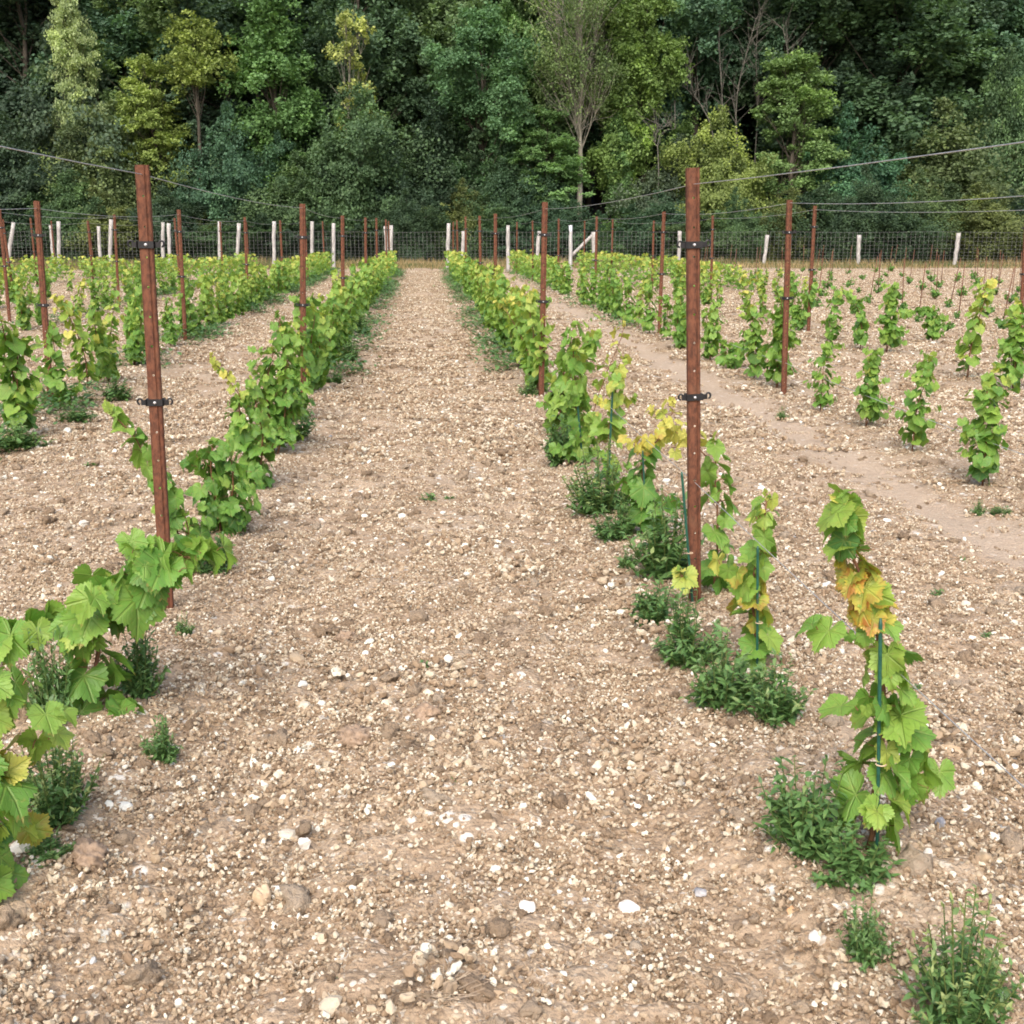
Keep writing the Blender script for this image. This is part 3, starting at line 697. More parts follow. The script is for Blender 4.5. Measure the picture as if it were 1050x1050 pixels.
NV = 0
def at_row(x, y): return (x + random.gauss(0, 0.03), y, gz(x, y) - 0.015)
def rank(posts, y):
    """which post it stands beyond, and how many vines past it"""
    k = max([i for i, p in enumerate(posts) if p < y], default=-1); return k
CUT = 30.0
far_leaves = []
def row_of(side, idx, x, posts, y0, rowname, chooser, hscale=1.0, step=1.02):
    global NV
    y = y0; cnt = {}
    while y < ROWEND - 0.4:
        yy = y + random.uniform(-0.1, 0.1)
        if random.random() > (0.04 if idx < 2 else 0.12) and inview(x, yy, 0.4, 45):
            if yy < CUT:
                k = rank(posts, yy); cnt[k] = cnt.get(k, 0) + 1; c = ORD[cnt[k] - 1]
                pool, sc, adj = chooser(yy)
                lab = ('%s vine, %s beyond %s rusty post of %s' % (adj, c, ORD[k], rowname)) if k >= 0 else ('%s vine, %s before the first rusty post of %s' % (adj, c, rowname))
                pool.place(at_row(x, yy), lab, 'vines planted along the rows', sc * hscale)
                NV += 1
            else: far_leaves.append((x, yy, hscale))
        y += step

PY = {('L', 0): G(172, 640)[1], ('R', 0): G(713, 627)[1]}
STEP_POST = G(555, 410)[1] - G(713, 627)[1]
posts_of = {}
def posts_for(first, n=12): return [first + STEP_POST * i for i in range(n) if first + STEP_POST * i < ROWEND - 1]
posts_of['L', 0] = [G(172, 640)[1]] + posts_for(G(311, 415)[1])
posts_of['R', 0] = posts_for(G(713, 627)[1])
posts_of['L', 1] = posts_for(G(52, 418)[1]); posts_of['L', 2] = [G(10, 332)[1]] + posts_for(G(122, 316)[1])
posts_of['R', 1] = posts_for(G(804, 405)[1]); posts_of['R', 2] = posts_for(G(829, 342)[1])
for i in range(3, 9):
    posts_of['L', i] = posts_for(16.5 + (i * 2.7) % 5.5); posts_of['R', i] = posts_for(16.0 + (i * 3.1) % 5.5)

lane_l = lambda y: (random.choice((hedge_mid, hedge_mid, hedge_mid, hedge_yel)), random.uniform(0.88, 1.1), 'bushy green')
lane_r = lambda y: (random.choice((hedge_mid, hedge_mid, hedge_yel)), random.uniform(0.9, 1.12), 'bushy green')
row_of('L', 0, XL1, posts_of['L', 0], G(311, 415)[1] + 0.5, 'row at lane\'s left edge', lane_l)
row_of('R', 0, XR1, posts_of['R', 0], G(555, 410)[1] + 0.35, 'row at lane\'s right edge', lane_r)
LN = ['second row left of the lane', 'third row left of the lane', 'fourth row left of the lane', 'fifth row left of the lane', 'sixth row left of the lane', 'seventh row left of the lane', 'eighth row left of the lane', 'ninth row left of the lane']
RN = [s.replace('left', 'right') for s in LN]
l2 = lambda y: ((random.choice((hedge_mid, col_near, hedge_yel)), random.uniform(0.85, 1.05), 'yellowish green') if y < 17 else (random.choice((hedge_mid, hedge_yel)), random.uniform(0.85, 1.05), 'leafy'))
lfar = lambda y: (random.choice((hedge_mid, col_near, hedge_yel, col_yel)), random.uniform(0.8, 1.1), 'light green')
L2V = [(22, 452, 1.25, col_near, 'tall light green vine by the photo edge, second row left of the lane'), (62, 424, 1.0, col_near, 'vine just past the first rusty post, second row left of the lane'), (91, 404, 1.1, col_yel, 'yellow-tipped vine right of the first post, second row left of the lane'), (112, 396, 1.0, hedge_yel, 'upright green vine, third past the first post, second row left of the lane'), (138, 377, 1.0, hedge_mid, 'leafy vine seen just left of the tall lane post, second row left of the lane')]
for k, (px, py, sc, pool, lab) in enumerate(L2V):
    g = G(px, py); pool.place((g[0], g[1], gz(g[0], g[1]) - 0.015), lab, 'vines planted along the rows', sc, i=k % len(pool.mk))
row_of('L', 1, XL2, posts_of['L', 1], G(138, 377)[1] + 1.0, LN[0], l2)
for i in range(2, 9): row_of('L', i, LX[i], posts_of['L', i], 8.0 + i * 1.7, LN[i - 1], lfar, 0.88)
# second and third rows right: single slim vines where the photo shows them
R2V = [(1007, 500, 0.98, col_near, 'slim green vine under the low wire, lowest of the second row right of the lane'), (935, 468, 0.92, col_near, 'stout green vine leaning over the low wire, second row right of the lane'), (888, 441, 0.86, col_near, 'narrow upright green vine between two gaps, second row right of the lane'), (841, 424, 0.82, col_near, 'short slim vine next to the rusty post, second row right of the lane'), (797, 398, 1.25, col_near, 'tall vine touching the first rusty post of the second row on the right'), (773, 390, 1.05, col_near, 'slender vine left of the first rusty post, second row right of the lane'), (728, 372, 0.95, col_near, 'leafy column vine just right of the tall lane post, second row over')]
for k, (px, py, sc, pool, lab) in enumerate(R2V):
    g = G(px, py); pool.place((g[0], g[1], gz(g[0], g[1]) - 0.015), lab, 'vines planted along the rows', sc, i=k % 7)
R3V = [(1038, 402, 1.15, col_near, 'broad vine near the right edge of the photo, third row right of the lane'), (991, 393, 1.25, col_yel, 'vine with drooping yellow top, third row right of the lane'), (909, 364, 1.18, col_near, 'tall full vine right of an arched pair, third row right of the lane')]
for k, (px, py, sc, pool, lab) in enumerate(R3V):
    g = G(px, py); pool.place((g[0], g[1], gz(g[0], g[1]) - 0.015), lab, 'vines planted along the rows', sc, i=k % len(pool.mk))
K = dict(r0=0.007, r1=0.003, step=0.036, size=(0.14, 0.11), tint=(0.44, 0.58), lat=0.6, start=0.1)
near_vine((882, 360), [dict(pts=[(882, 361), (883, 335), (880, 312), (870, 303), (860, 302)], **K)], 'right-hand vine of the arched pair, third row right of the lane', 61, T_MID)
near_vine((852, 352), [dict(pts=[(852, 353), (854, 325), (858, 305), (864, 298)], **K)], 'left-hand vine of the arched pair, third row right of the lane', 62, T_MID)
near_vine((956, 352), [dict(pts=[(956, 353), (955, 330), (950, 316), (938, 322), (924, 326)], **K), dict(pts=[(956, 352), (960, 330), (958, 316)], **K)], 'vine bending sideways toward its neighbour, third row right of the lane', 63, T_MID)
near_vine((751, 379), [dict(pts=[(751, 380), (746, 365), (740, 352)], **K), dict(pts=[(751, 379), (756, 362), (768, 345)], **K)], 'low forked vine in the second row right of the lane', 64, T_MID)
r2 = lambda y: (random.choice((hedge_mid, hedge_mid, col_near, col_yel)), random.uniform(0.85, 1.05), 'green')
row_of('R', 1, XR2, posts_of['R', 1], G(728, 372)[1] + 1.6, RN[0], r2)
row_of('R', 2, XR3, posts_of['R', 2], G(829, 342)[1] + 0.4, RN[1], r2)
row_of('R', 3, RX[3], posts_of['R', 3], 25.0, RN[2], r2, 0.8)

# young plants with thin stakes in the field on the right
M_STAKE = make_simple('rust_stake', (0.10, 0.05, 0.035), (0.19, 0.085, 0.05), 60, 0.8)
stake_mesh = None
def thin_stake(loc, lean, label):
    global stake_mesh
    if stake_mesh is None:
        mb = MB(); V, f = tube([(0, 0, -0.05), (0, 0, 0.5), (0, 0, 1.0)], [0.008, 0.008, 0.007], 6); mb.add(V, f); stake_mesh = mb.mesh('thin_stake', True)
    o = link('thin_stake', stake_mesh, M_STAKE, None, loc); o.rotation_euler = (random.gauss(0, 0.05), lean, 0)
    tag(o, label, 'stake', 'thin stakes among the young plants')
ny = 0
for i, x in enumerate([XR3 + GAP * (0.95 + 0.5 * j) for j in range(9)]):
    y = 15.4 + 0.6 * (i % 3)
    while y < ROWEND:
        xx = x + random.gauss(0, 0.12); yy = y + random.gauss(0, 0.2)
        if inview(xx, yy, 0.1, 10) and ny < 64 and not (i == 0 and yy > 24):
            z = gz(xx, yy) - 0.01
            young.place((xx, yy, z), 'small dark green young vine on bare soil of the right-hand field', 'young vines dotted over the field on the right', random.uniform(0.75, 1.25), random.uniform(0, 6.28))
            if random.random() < 0.75: thin_stake((xx + 0.05, yy + 0.05, z), random.gauss(0.05, 0.05), 'thin rusty stake beside a small young vine in the right-hand field')
            ny += 1
        y += 1.9 + 0.06 * (y - 15)
print('VINES', NV, 'young', ny, 'far', len(far_leaves))

# far vines: one mass of small leaves
def far_mass():
    mb = MB(); r = np.random.default_rng(9)
    for x, y, hs in far_leaves:
        n = 85; t = r.uniform(0, 1, n) ** 0.85
        c = np.stack([x + r.normal(0, 0.10, n), y + r.normal(0, 0.26, n), gz(x, y) + 0.06 + t * 0.78 * hs * r.uniform(0.85, 1.05)], 1)
        a = r.uniform(0, 6.28, n); o = np.stack([np.cos(a), np.sin(a), 0 * a], 1)
        put_leaves(mb, T_FAR, c, o * 0.5 + np.array([0, 0, -0.6]) + r.normal(0, 0.3, (n, 3)), o * 0.6 + np.array([0, 0, 0.8]), r.uniform(0.10, 0.16, n), r, np.clip(0.46 + 0.36 * t + r.normal(0, 0.12, n), 0, 1), np.zeros(n), uv=True)
    return mb.mesh('far_vines', True)
tag(link('far_vines', far_mass(), M_VLEAF), 'distant ends of the vine rows merging into green bands', None, None, 'stuff')

# ------------------------------------------------------------------ green stakes of the near vines
M_GREEN = make_simple('green_coated_steel', (0.012, 0.07, 0.05), (0.02, 0.11, 0.075), 60, 0.4, spec=0.5)
def green_stake(b, t, label, rad=0.0045):
    g = basept(*b) - np.array([0, 0.045, 0]); e = P(t[0], t[1], g[1] - 0.01) - g
    root = empty('vine_stake', g); tag(root, label, 'stake', 'green stakes holding the nearest vines')
    mb = MB(); n = 40; q = np.stack([np.linspace(0, 1, n)] * 3, 1) * e
    rr = np.full(n, rad); rr[::2] *= 1.10; rr[-1] = rad * 0.6
    V, f = tube(q, rr, 8); mb.add(V, f); link('rod', mb.mesh('rod', True), M_GREEN, root)
    mb = MB()
    for k in (0.42,):
        c = e * k; th = np.linspace(0, 2 * PI, 13); loop = c + np.stack([0.012 * np.cos(th) + 0.006, 0.010 * np.sin(th), 0 * th], 1)
        V, f = tube(loop, 0.002, 5, False); mb.add(V, f)
    link('tie', mb.mesh('tie', True), M_TAN, root)
green_stake((891, 892), (903, 634), 'green stake standing with the vine of red and yellow leaves')
green_stake((772, 702), (777, 560), 'green stake of the narrow vine before the tall rusty post')
green_stake((708, 628), (699, 484), 'dark stake just left of the tall rusty post at the lane', 0.005)
green_stake((661, 556), (659, 462), 'stake rising inside the yellow-crowned vine')
green_stake((622, 506), (628, 402), 'stake showing through the loose yellow-topped vine', 0.006)
green_stake((597, 482), (592, 412), 'stake inside the vine with the thin yellow side shoot', 0.006)

# ------------------------------------------------------------------ posts
M_RUST = make_rust()
M_BLACK = make_simple('black_plastic', (0.010, 0.010, 0.012), (0.022, 0.022, 0.025), 50, 0.45, spec=0.4)
M_BOLT = make_simple('zinc_bolt', (0.55, 0.55, 0.56), (0.75, 0.75, 0.76), 40, 0.35, 0.6)
M_WIRE = make_simple('galvanised_wire', (0.42, 0.43, 0.44), (0.60, 0.61, 0.62), 60, 0.42, 0.55)
PH = 1.80
def post_profile():
    """folded steel section with a real line of punched holes down its web"""
    mb = MB(); w = 0.0235
    holes = np.arange(0.12, PH - 0.04, 0.112)
    def strip(a, b):
        z = np.array([-0.3, 0.0, 0.6, 1.2, PH]); V = []
        for zz in z: V += [(a[0], a[1], zz), (b[0], b[1], zz)]
        i = np.arange(len(z) - 1) * 2; mb.add(V, np.stack([i, i + 1, i + 3, i + 2], 1))
    sec = [(-0.020, 0.030), (-w, 0.027), (-w, 0.002), (-w + 0.003, 0), (-0.007, 0)]
    for a, b in zip(sec[:-1], sec[1:]): strip(a, b)
    sec = [(0.007, 0), (0.009, 0.004), (0.013, 0.004), (0.015, 0), (w - 0.003, 0), (w, 0.002), (w, 0.027), (0.020, 0.030)]
    for a, b in zip(sec[:-1], sec[1:]): strip(a, b)
    s = 0.007; rad = 0.0046; zprev = -0.3; th = np.arange(16) * 2 * PI / 16
    sq = np.array([[math.cos(t), math.sin(t)] for t in th]); sq = sq / np.abs(sq).max(1)[:, None] * s
    for z in holes:
        mb.add([(-s, 0, zprev), (s, 0, zprev), (s, 0, z - s), (-s, 0, z - s)], np.array([[0, 1, 2, 3]]))
        inn = np.stack([rad * np.cos(th), 0 * th, z + rad * np.sin(th)], 1); out = np.stack([sq[:, 0], 0 * th, z + sq[:, 1]], 1)
        j = np.arange(16); k = (j + 1) % 16; mb.add(np.concatenate([inn, out]), np.stack([j, 16 + j, 16 + k, k], 1)); zprev = z + s
    mb.add([(-s, 0, zprev), (s, 0, zprev), (s, 0, PH), (-s, 0, PH)], np.array([[0, 1, 2, 3]]))
    return mb.mesh('steel_profile')
def clip_meshes():
    mb = MB()
    # band round the section, ears each side that end in open hooks
    pts = [(-0.031, 0.033), (-0.031, -0.005), (0.031, -0.005), (0.031, 0.033), (-0.031, 0.033)]
    for a, b in zip(pts[:-1], pts[1:]):
        c = (np.array(a) + np.array(b)) / 2; d = np.array(b) - np.array(a)
        box(mb, (c[0], c[1], 0), (abs(d[0]) + 0.006, abs(d[1]) + 0.006, 0.026))
    for sx in (-1, 1):
        box(mb, (sx * 0.042, 0.0, 0.0), (0.020, 0.007, 0.020))
        th = np.linspace(-0.5 * PI, 0.95 * PI, 12); cx = sx * 0.056
        q = np.stack([cx + sx * 0.010 * np.sin(th + 0.5 * PI) * 0.9, 0 * th, 0.004 - 0.011 * np.cos(th + 0.5 * PI)], 1)
        V, f = tube(q, 0.0042, 6); mb.add(V, f)
    clip = mb.mesh('wire_clip')
    mb = MB(); V, f = tube([(0, -0.014, 0), (0, -0.010, 0), (0, -0.004, 0)], [0.0035, 0.0060, 0.0062], 10); mb.add(V, f)
    hb = mb.mesh('bolt', True)
    mb = MB()
    for sx in (-1, 1):
        V, f = tube([(sx * 0.056, -0.012, 0.004), (sx * 0.056, 0.012, 0.004)], 0.0042, 8); mb.add(V, f)
    return clip, hb
prof = post_profile(); clipm, boltm = clip_meshes()
proto_post = None
def rusty_post(base, top, label, group='rusty steel posts along the rows', clips=(1.51, 0.91)):
    global proto_post
    if proto_post is None:
        proto_post = root = empty('rusty_post', (0, 0, 0))
        p = link('steel_profile', prof, M_RUST, root)
        md = p.modifiers.new('thickness', 'SOLIDIFY'); md.thickness = 0.0025; md.offset = 0.0
        for z in clips:
            c = link('wire_clip', clipm, M_BLACK, root, (0, 0, z)); link('bolt', boltm, M_BOLT, c)
        o = root
    else: o = copy_tree(proto_post)
    o.location = vec(base); d = nrm(np.asarray(top) - np.asarray(base))
    rz = random.uniform(-0.06, 0.06)
    o.rotation_euler = (-math.asin(max(-1, min(1, d[1]))), math.atan2(d[0], d[2]), rz)
    s = np.linalg.norm(np.asarray(top) - np.asarray(base)) / PH
    o.scale = (1, 1, s)
    tag(o, label, 'post', group); return o
MEAS = {('R', 0): [((713, 627), (711, 172)), ((555, 410), (559, 207)), ((508, 343), (508, 219))],
        ('L', 0): [((172, 640), (145, 169)), ((311, 415), (310, 209)), ((352, 349), (351, 221))],
        ('L', 1): [((52, 418), (37, 206)), ((190, 352), (183, 215))], ('L', 2): [((10, 332), (-1, 214)), ((122, 316), (117, 220))],
        ('R', 1): [((804, 405), (810, 205)), ((676, 345), (681, 217)), ((610, 312), (612, 222))], ('R', 2): [((829, 342), (836, 211)), ((729, 309), (731, 221))],
        ('R', 3): [((1046, 351), (1054, 211))]}
POST = {}
for (sd, i), ys in posts_of.items():
    if sd == 'R' and i > 3: continue
    x = (LX if sd == 'L' else RX)[i]; side = 'left' if sd == 'L' else 'right'
    nm = ('row on the %s of the lane' % side) if i == 0 else (LN if sd == 'L' else RN)[i - 1]
    meas = MEAS.get((sd, i), []); lst = []
    if (sd, i) == ('R', 3): ys = [G(1046, 351)[1]]
    if (sd, i) == ('R', 4): ys = ys[2:]
    for k, y in enumerate(ys):
        if k < len(meas):
            g = G(*meas[k][0]); b = np.array([g[0], g[1], 0.0]); t = P(meas[k][1][0], meas[k][1][1], g[1])
        else:
            b = np.array([x + random.gauss(0, 0.03), y, 0.0]); t = b + np.array([random.gauss(0, 0.03), random.gauss(0, 0.03), PH * random.uniform(0.97, 1.03)])
        if not inview(*(0.5 * (b + t)), m=30): lst.append((b, t)); continue
        if k == 0 and i == 0: lab = 'tall rusty steel post with black wire clips at the lane\'s %s edge, nearest of all' % side
        else: lab = 'rusty steel post with clips, %s of the %s' % (ORD[k], nm)
        rusty_post(b, t, lab); lst.append((b, t))
    POST[sd, i] = lst

# ------------------------------------------------------------------ wires
def wire(points, r, label, sag=0.03, name='trellis_wire'):
    q = []
    for a, b in zip(points[:-1], points[1:]):
        a = np.asarray(a, float); b = np.asarray(b, float)
        for t in np.linspace(0, 1, 9)[:-1]:
            c = a + (b - a) * t; c[2] -= sag * 4 * t * (1 - t); q.append(c)
    q.append(np.asarray(points[-1], float))
    mb = MB(); V, f = tube(q, r, 5); mb.add(V, f)
    tag(link(name, mb.mesh(name, True), M_WIRE), label, 'wire', 'trellis wires strung along the rows')
def fr(p, k): b, t = p; return b + (t - b) * k + np.array([0, -0.012, 0])
for sd, i, up, lo, rad in (('R', 0, 0.966, 0.31, 0.0015), ('L', 0, 0.981, None, 0.0018), ('R', 1, 0.985, 0.17, 0.0026), ('L', 1, 0.965, 0.15, 0.0026), ('R', 2, 0.97, None, 0.0030), ('L', 2, 0.97, None, 0.0030), ('L', 3, 0.97, None, 0.0034)):
    ps = POST[sd, i]; side = 'left' if sd == 'L' else 'right'
    nm = 'row on the lane\'s %s edge' % side if i == 0 else '%s row %s of the lane' % (ORD[i], side)
    x = (LX if sd == 'L' else RX)[i]
    for frac, word in ((up, 'top'), (lo, 'low')):
        if frac is None: continue
        pts = [fr(p, frac) for p in ps]
        first = pts[0] + (pts[0] - pts[1]) * np.array([0.0, 1, 0]); first[0] = x; first[2] = PH * frac + (0.06 if (sd, i) == ('L', 0) else 0.0)
        end = np.array([x, ROWEND, PH * frac * 0.95])
        wire([first] + pts + [end], rad, '%s galvanised wire strung along the %s' % (word, nm), 0.05 if (i >= 1 and word == 'top') else 0.025)

# ------------------------------------------------------------------ pale end posts and the fence
M_WOOD = make_simple('weathered_pale_wood', (0.26, 0.25, 0.24), (0.55, 0.54, 0.53), 9, 0.85, stretch=(4, 4, 0.5), bump=0.3)
def pole(base, top, r, seed):
    mb = MB(); r_ = np.random.default_rng(seed); n = 8
    q = np.asarray(base) + (np.asarray(top) - np.asarray(base)) * np.linspace(0, 1, n)[:, None]
    q[1:-1, :2] += r_.normal(0, 0.008, (n - 2, 2))
    rr = r * r_.uniform(0.9, 1.1, n); V, f = tube(q, rr, 9); mb.add(V, f)
    return mb.mesh('pole', True)
ENDS = [(14, 228, 8, 'leaning'), (60, 227, 0, 'upright'), (114, 225, 2, 'upright'), (173, 229, -1, 'upright'), (245, 229, 3, 'tilted'), (281, 227, 0, 'upright'), (342, 229, 0, 'upright'), (401, 231, 0, 'upright'), (460, 229, 1, 'upright'), (521, 231, 0, 'upright'), (553, 237, 4, 'tilted')]
WHERE = ['at the far end of the eighth row left of the lane', 'at the far end of the seventh row left of the lane', 'at the far end of the sixth row left of the lane', 'at the far end of the fifth row left of the lane', 'at the far end of the fourth row left of the lane', 'at the far end of the third row left of the lane', 'at the far end of the second row left of the lane', 'closing the lane\'s left vine row', 'closing the lane\'s right vine row', 'at the far end of the second row right of the lane', 'at the far end of the third row right of the lane']
for k, (px, ty, lean, wd) in enumerate(ENDS):
    g = G(px - lean * 0.3, 277); Y = ROWEND; b = P(px - lean, 277, Y); b[2] = -0.1; t = P(px, ty, Y)
    o = link('end_post', pole((0, 0, 0), t - b, 0.07, 800 + k), M_WOOD, None, b)
    tag(o, '%s pale end post %s' % (wd, WHERE[k]), 'post', 'pale wooden posts at the row ends')
# braced pair right of the middle
g1 = P(585, 277, ROWEND); g1[2] = -0.1; g2 = P(609, 277, ROWEND); g2[2] = -0.1
root = empty('braced_post', g2); tag(root, 'pale wooden end post held by a slanting wooden brace', 'post', 'pale wooden posts at the row ends')
link('upright', pole((0, 0, 0), P(609, 238, ROWEND) - g2, 0.085, 821), M_WOOD, root)
link('brace', pole(P(586, 262, ROWEND + 0.05) - g2, P(607.5, 241, ROWEND + 0.05) - g2, 0.06, 822), M_WOOD, root)
o = link('end_post', pole((0, 0, 0), P(585, 231, ROWEND) - g1, 0.075, 823), M_BOLT, None, g1)
tag(o, 'grey metal end post that the slanting brace leans against', 'post', 'pale wooden posts at the row ends')

FENCE = np.array([(-62, 60), (-30, 58.5), (2, 57), (14, 54), (24, 51), (46, 50), (70, 50)], float)
def fence_xy(s):
    d = np.concatenate([[0], np.cumsum(np.linalg.norm(np.diff(FENCE, axis=0), axis=1))])
    return np.stack([np.interp(s, d, FENCE[:, 0]), np.interp(s, d, FENCE[:, 1])], -1), d[-1]
fr_root = empty('wire_fence', (0, 57, 0)); tag(fr_root, 'long grey woven wire fence on wooden posts before the dark wood', 'fence')
def fence_mesh():
    mb = MB(); L = fence_xy(0)[1]; hts = [0.05, 0.17, 0.29, 0.41, 0.55, 0.70, 0.86, 1.03, 1.20, 1.42]
    s = np.arange(0, L, 1.0); xy = fence_xy(s)[0]
    for h in hts:
        V, f = tube(np.stack([xy[:, 0], xy[:, 1] - 57, np.full(len(s), h) + 0.02 * np.sin(s * 0.9)], 1), 0.0042 if h not in (1.42, 0.05) else 0.006, 3, False); mb.add(V, f)
    for t in np.arange(0.1, L, 0.19):
        x, y = fence_xy(np.array([t]))[0][0]
        if not inview(x, y, 0.7, 60): continue
        V, f = tube([(x, y - 57, 0.05), (x, y - 57, 0.7), (x, y - 57, 1.42)], 0.0042, 3, False); mb.add(V, f)
    return mb.mesh('woven_wire')
M_FENCE = make_simple('dull_fence_wire', (0.16, 0.17, 0.17), (0.26, 0.27, 0.27), 30, 0.6, 0.3)
link('woven_wire', fence_mesh(), M_FENCE, fr_root)
for k, (px, ty, dx) in enumerate([(52, 231, -3), (101, 232, -2), (167, 228, 0), (225, 227, 0), (320, 227, 0), (395, 232, -2), (475, 237, 1), (697, 237, 1), (787, 241, 4), (881, 241, 1), (983, 239, 4), (1075, 240, 2)]):
    # where the sight line meets the fence
    best = None
    for s in np.arange(20, 130, 0.1):
        x, y = fence_xy(np.array([s]))[0][0]; v = np.array([x, y, 0.7]) - EYE; u = 525 + F * (v @ RT) / (v @ FW)
        if best is None or abs(u - px) < best[0]: best = (abs(u - px), x, y)
    b = np.array([best[1], best[2] - 0.08, -0.1]); t = P(px, ty, b[1]); b2 = P(px - dx, 268, b[1]); b[0] = b2[0]
    link('fence_post', pole(b - [0, 57, 0], t - [0, 57, 0], 0.085, 850 + k), M_WOOD, fr_root)

# ------------------------------------------------------------------ weeds
def herb(seed, h=0.22, spread=0.16, ns=22, leaf=0.05, tip=0.25, per=20):
    r = np.random.default_rng(seed); mb = MB(); B, Y, N, S, T = [], [], [], [], []
    for i in range(ns):
        a = r.uniform(0, 6.28); d = spread * math.sqrt(r.uniform(0, 1)); hh = h * (1 - 0.6 * (d / spread) ** 2) * r.uniform(0.45, 1.25); d *= r.uniform(0.8, 1.3)
        p = np.array([(0.25 * d * math.cos(a), 0.25 * d * math.sin(a), 0), (0.7 * d * math.cos(a), 0.7 * d * math.sin(a), hh * 0.5), (d * math.cos(a), d * math.sin(a), hh)])
        V, f = tube(p, [0.003, 0.0025, 0.0015], 4, False); mb.add(V, f, 1, tint=np.full(len(V), 0.5))
        for t in np.linspace(0.15, 1.0, per):
            c = np.array([np.interp(t, [0, 0.5, 1], p[:, k]) for k in range(3)]); a2 = r.uniform(0, 6.28); o = np.array([math.cos(a2), math.sin(a2), 0])
            B.append(c); Y.append(o * 0.8 + np.array([0, 0, r.uniform(-0.1, 0.8)])); N.append(np.array([0, 0, 1.0]) - o * 0.3 + r.normal(0, 0.2, 3))
            S.append(leaf * r.uniform(0.6, 1.3) * (1 - 0.45 * t)); T.append(0.38 + r.normal(0, 0.13) + (tip if t > 0.82 else 0))
    put_leaves(mb, T_LANCE, np.array(B), np.array(Y), np.array(N), np.array(S) , r, np.clip(T, 0, 1), None, 0.3, 0.3, 0.05, 0, uv=False)
    return mb.mesh('weed_clump', True)
herbs = [herb(900 + i, 0.22, 0.15, 44, 0.06, 0.25 if i % 2 else 0.10) for i in range(5)] + [herb(920, 0.22, 0.15, 60, 0.042, 0.55, 24)]
seedl = [herb(930 + i, 0.05, 0.035, 5, 0.045, 0.2, 5) for i in range(3)]
WEEDS = [
 (985, 1055, 112, 115, 5, 'pale-tipped bushy weed in the lower right corner of the photo'),
 (885, 985, 48, 70, 1, 'small broad-leaved weed below the vine of red and yellow leaves'),
 (872, 915, 80, 50, 0, 'low dark weed at the foot of the vine of red and yellow leaves'),
 (824, 885, 92, 92, 2, 'big dark weed left of the vine of red and yellow leaves'),
 (795, 755, 62, 60, 3, 'weed on the right of the foot of the narrow staked vine'),
 (742, 735, 78, 66, 1, 'wide weed on the left of the foot of the narrow staked vine'),
 (704, 690, 68, 62, 0, 'dense dark weed downhill of the tall rusty post base'),
 (672, 642, 57, 41, 2, 'low weed left of the tall rusty post base'),
 (682, 600, 75, 75, 3, 'weed mound between the yellow-crowned vine and the rusty post'),
 (632, 560, 46, 34, 0, 'small dark weed below the feathery mound, at the lane edge'),
 (643, 588, 23, 20, 1, 'tiny weed beside a stone at the lane edge'),
 (617, 530, 75, 59, 5, 'feathery weed mound below the loose yellow-topped vine'),
 (577, 476, 44, 48, 2, 'dark weed at the foot of the bushy vine before the second post'),
 (543, 410, 22, 18, 0, 'small dark weed at the base of the second rusty post'),
 (52, 895, 44, 22, 1, 'lowest small weed beside the big brown clod'),
 (62, 862, 84, 96, 5, 'tall pale-tipped weed near the left edge of the photo'),
 (56, 768, 46, 100, 2, 'dark upright weed left of the large-leaved vine'),
 (145, 730, 50, 74, 3, 'dark weed right of the large-leaved vine'),
 (168, 790, 38, 40, 0, 'lone round weed standing out on the bare lane'),
 (190, 664, 18, 22, 1, 'tiny pale weed near the foot of the tall rusty post'),
 (222, 598, 38, 42, 2, 'dark weed under the squat green vine'),
 (298, 458, 44, 44, 0, 'dense dark weed cushion at the foot of the second rusty post'),
 (343, 394, 20, 14, 1, 'low weed just beyond the second rusty post'),
 (357, 372, 26, 24, 2, 'dark weed under the bushy vines past the second rusty post'),
 (372, 345, 22, 20, 3, 'small weed farther along the same vine foot'),
 (20, 462, 49, 30, 3, 'weed bank at the photo edge under the second row'),
 (80, 436, 35, 19, 1, 'low weed at the foot of the second row beside its post'),
 (120, 412, 33, 21, 0, 'weed tuft right of the second row post'),
 (802, 428, 12, 12, 1, 'small weed below the first rusty post of the second row right'),
 (1003, 524, 16, 14, 0, 'small round weed under the lowest slim vine'),
 (1025, 528, 22, 12, 2, 'flat weed beside the small round one at the right'),
]
for k, (px, py, w, h, i, lab) in enumerate(WEEDS):
    g = basept(px, py); sc = H / (py - 235) * 0.97
    o = link('weed_clump', herbs[i], [M_WEED, M_GSTEM], None, g + np.array([0, 0, 0.0])); o.rotation_euler = (0, 0, k * 1.3)
    o.scale = (w * sc / 0.27, w * sc / 0.27, max(0.3, h * sc / 0.18)); tag(o, lab, 'weed', 'weeds along the vine feet')
for k, (px, py, w) in enumerate([(470, 816, 22), (438, 518, 20), (433, 690, 16), (92, 480, 14), (960, 607, 18), (346, 1004, 14), (344, 1026, 16), (940, 700, 14), (398, 690, 10), (512, 742, 10), (1010, 655, 14), (985, 575, 12), (460, 515, 12), (428, 775, 14)]):
    g = basept(px, py); sc = H / (py - 235) * 0.97
    o = link('seedling', seedl[k % 3], [M_WEED, M_GSTEM], None, g + np.array([0, 0, 0.012])); o.scale = (w * sc / 0.085,) * 3
    tag(o, 'tiny green seedling sprouting from the bare stony soil', 'seedling', 'seedlings scattered over the bare soil')

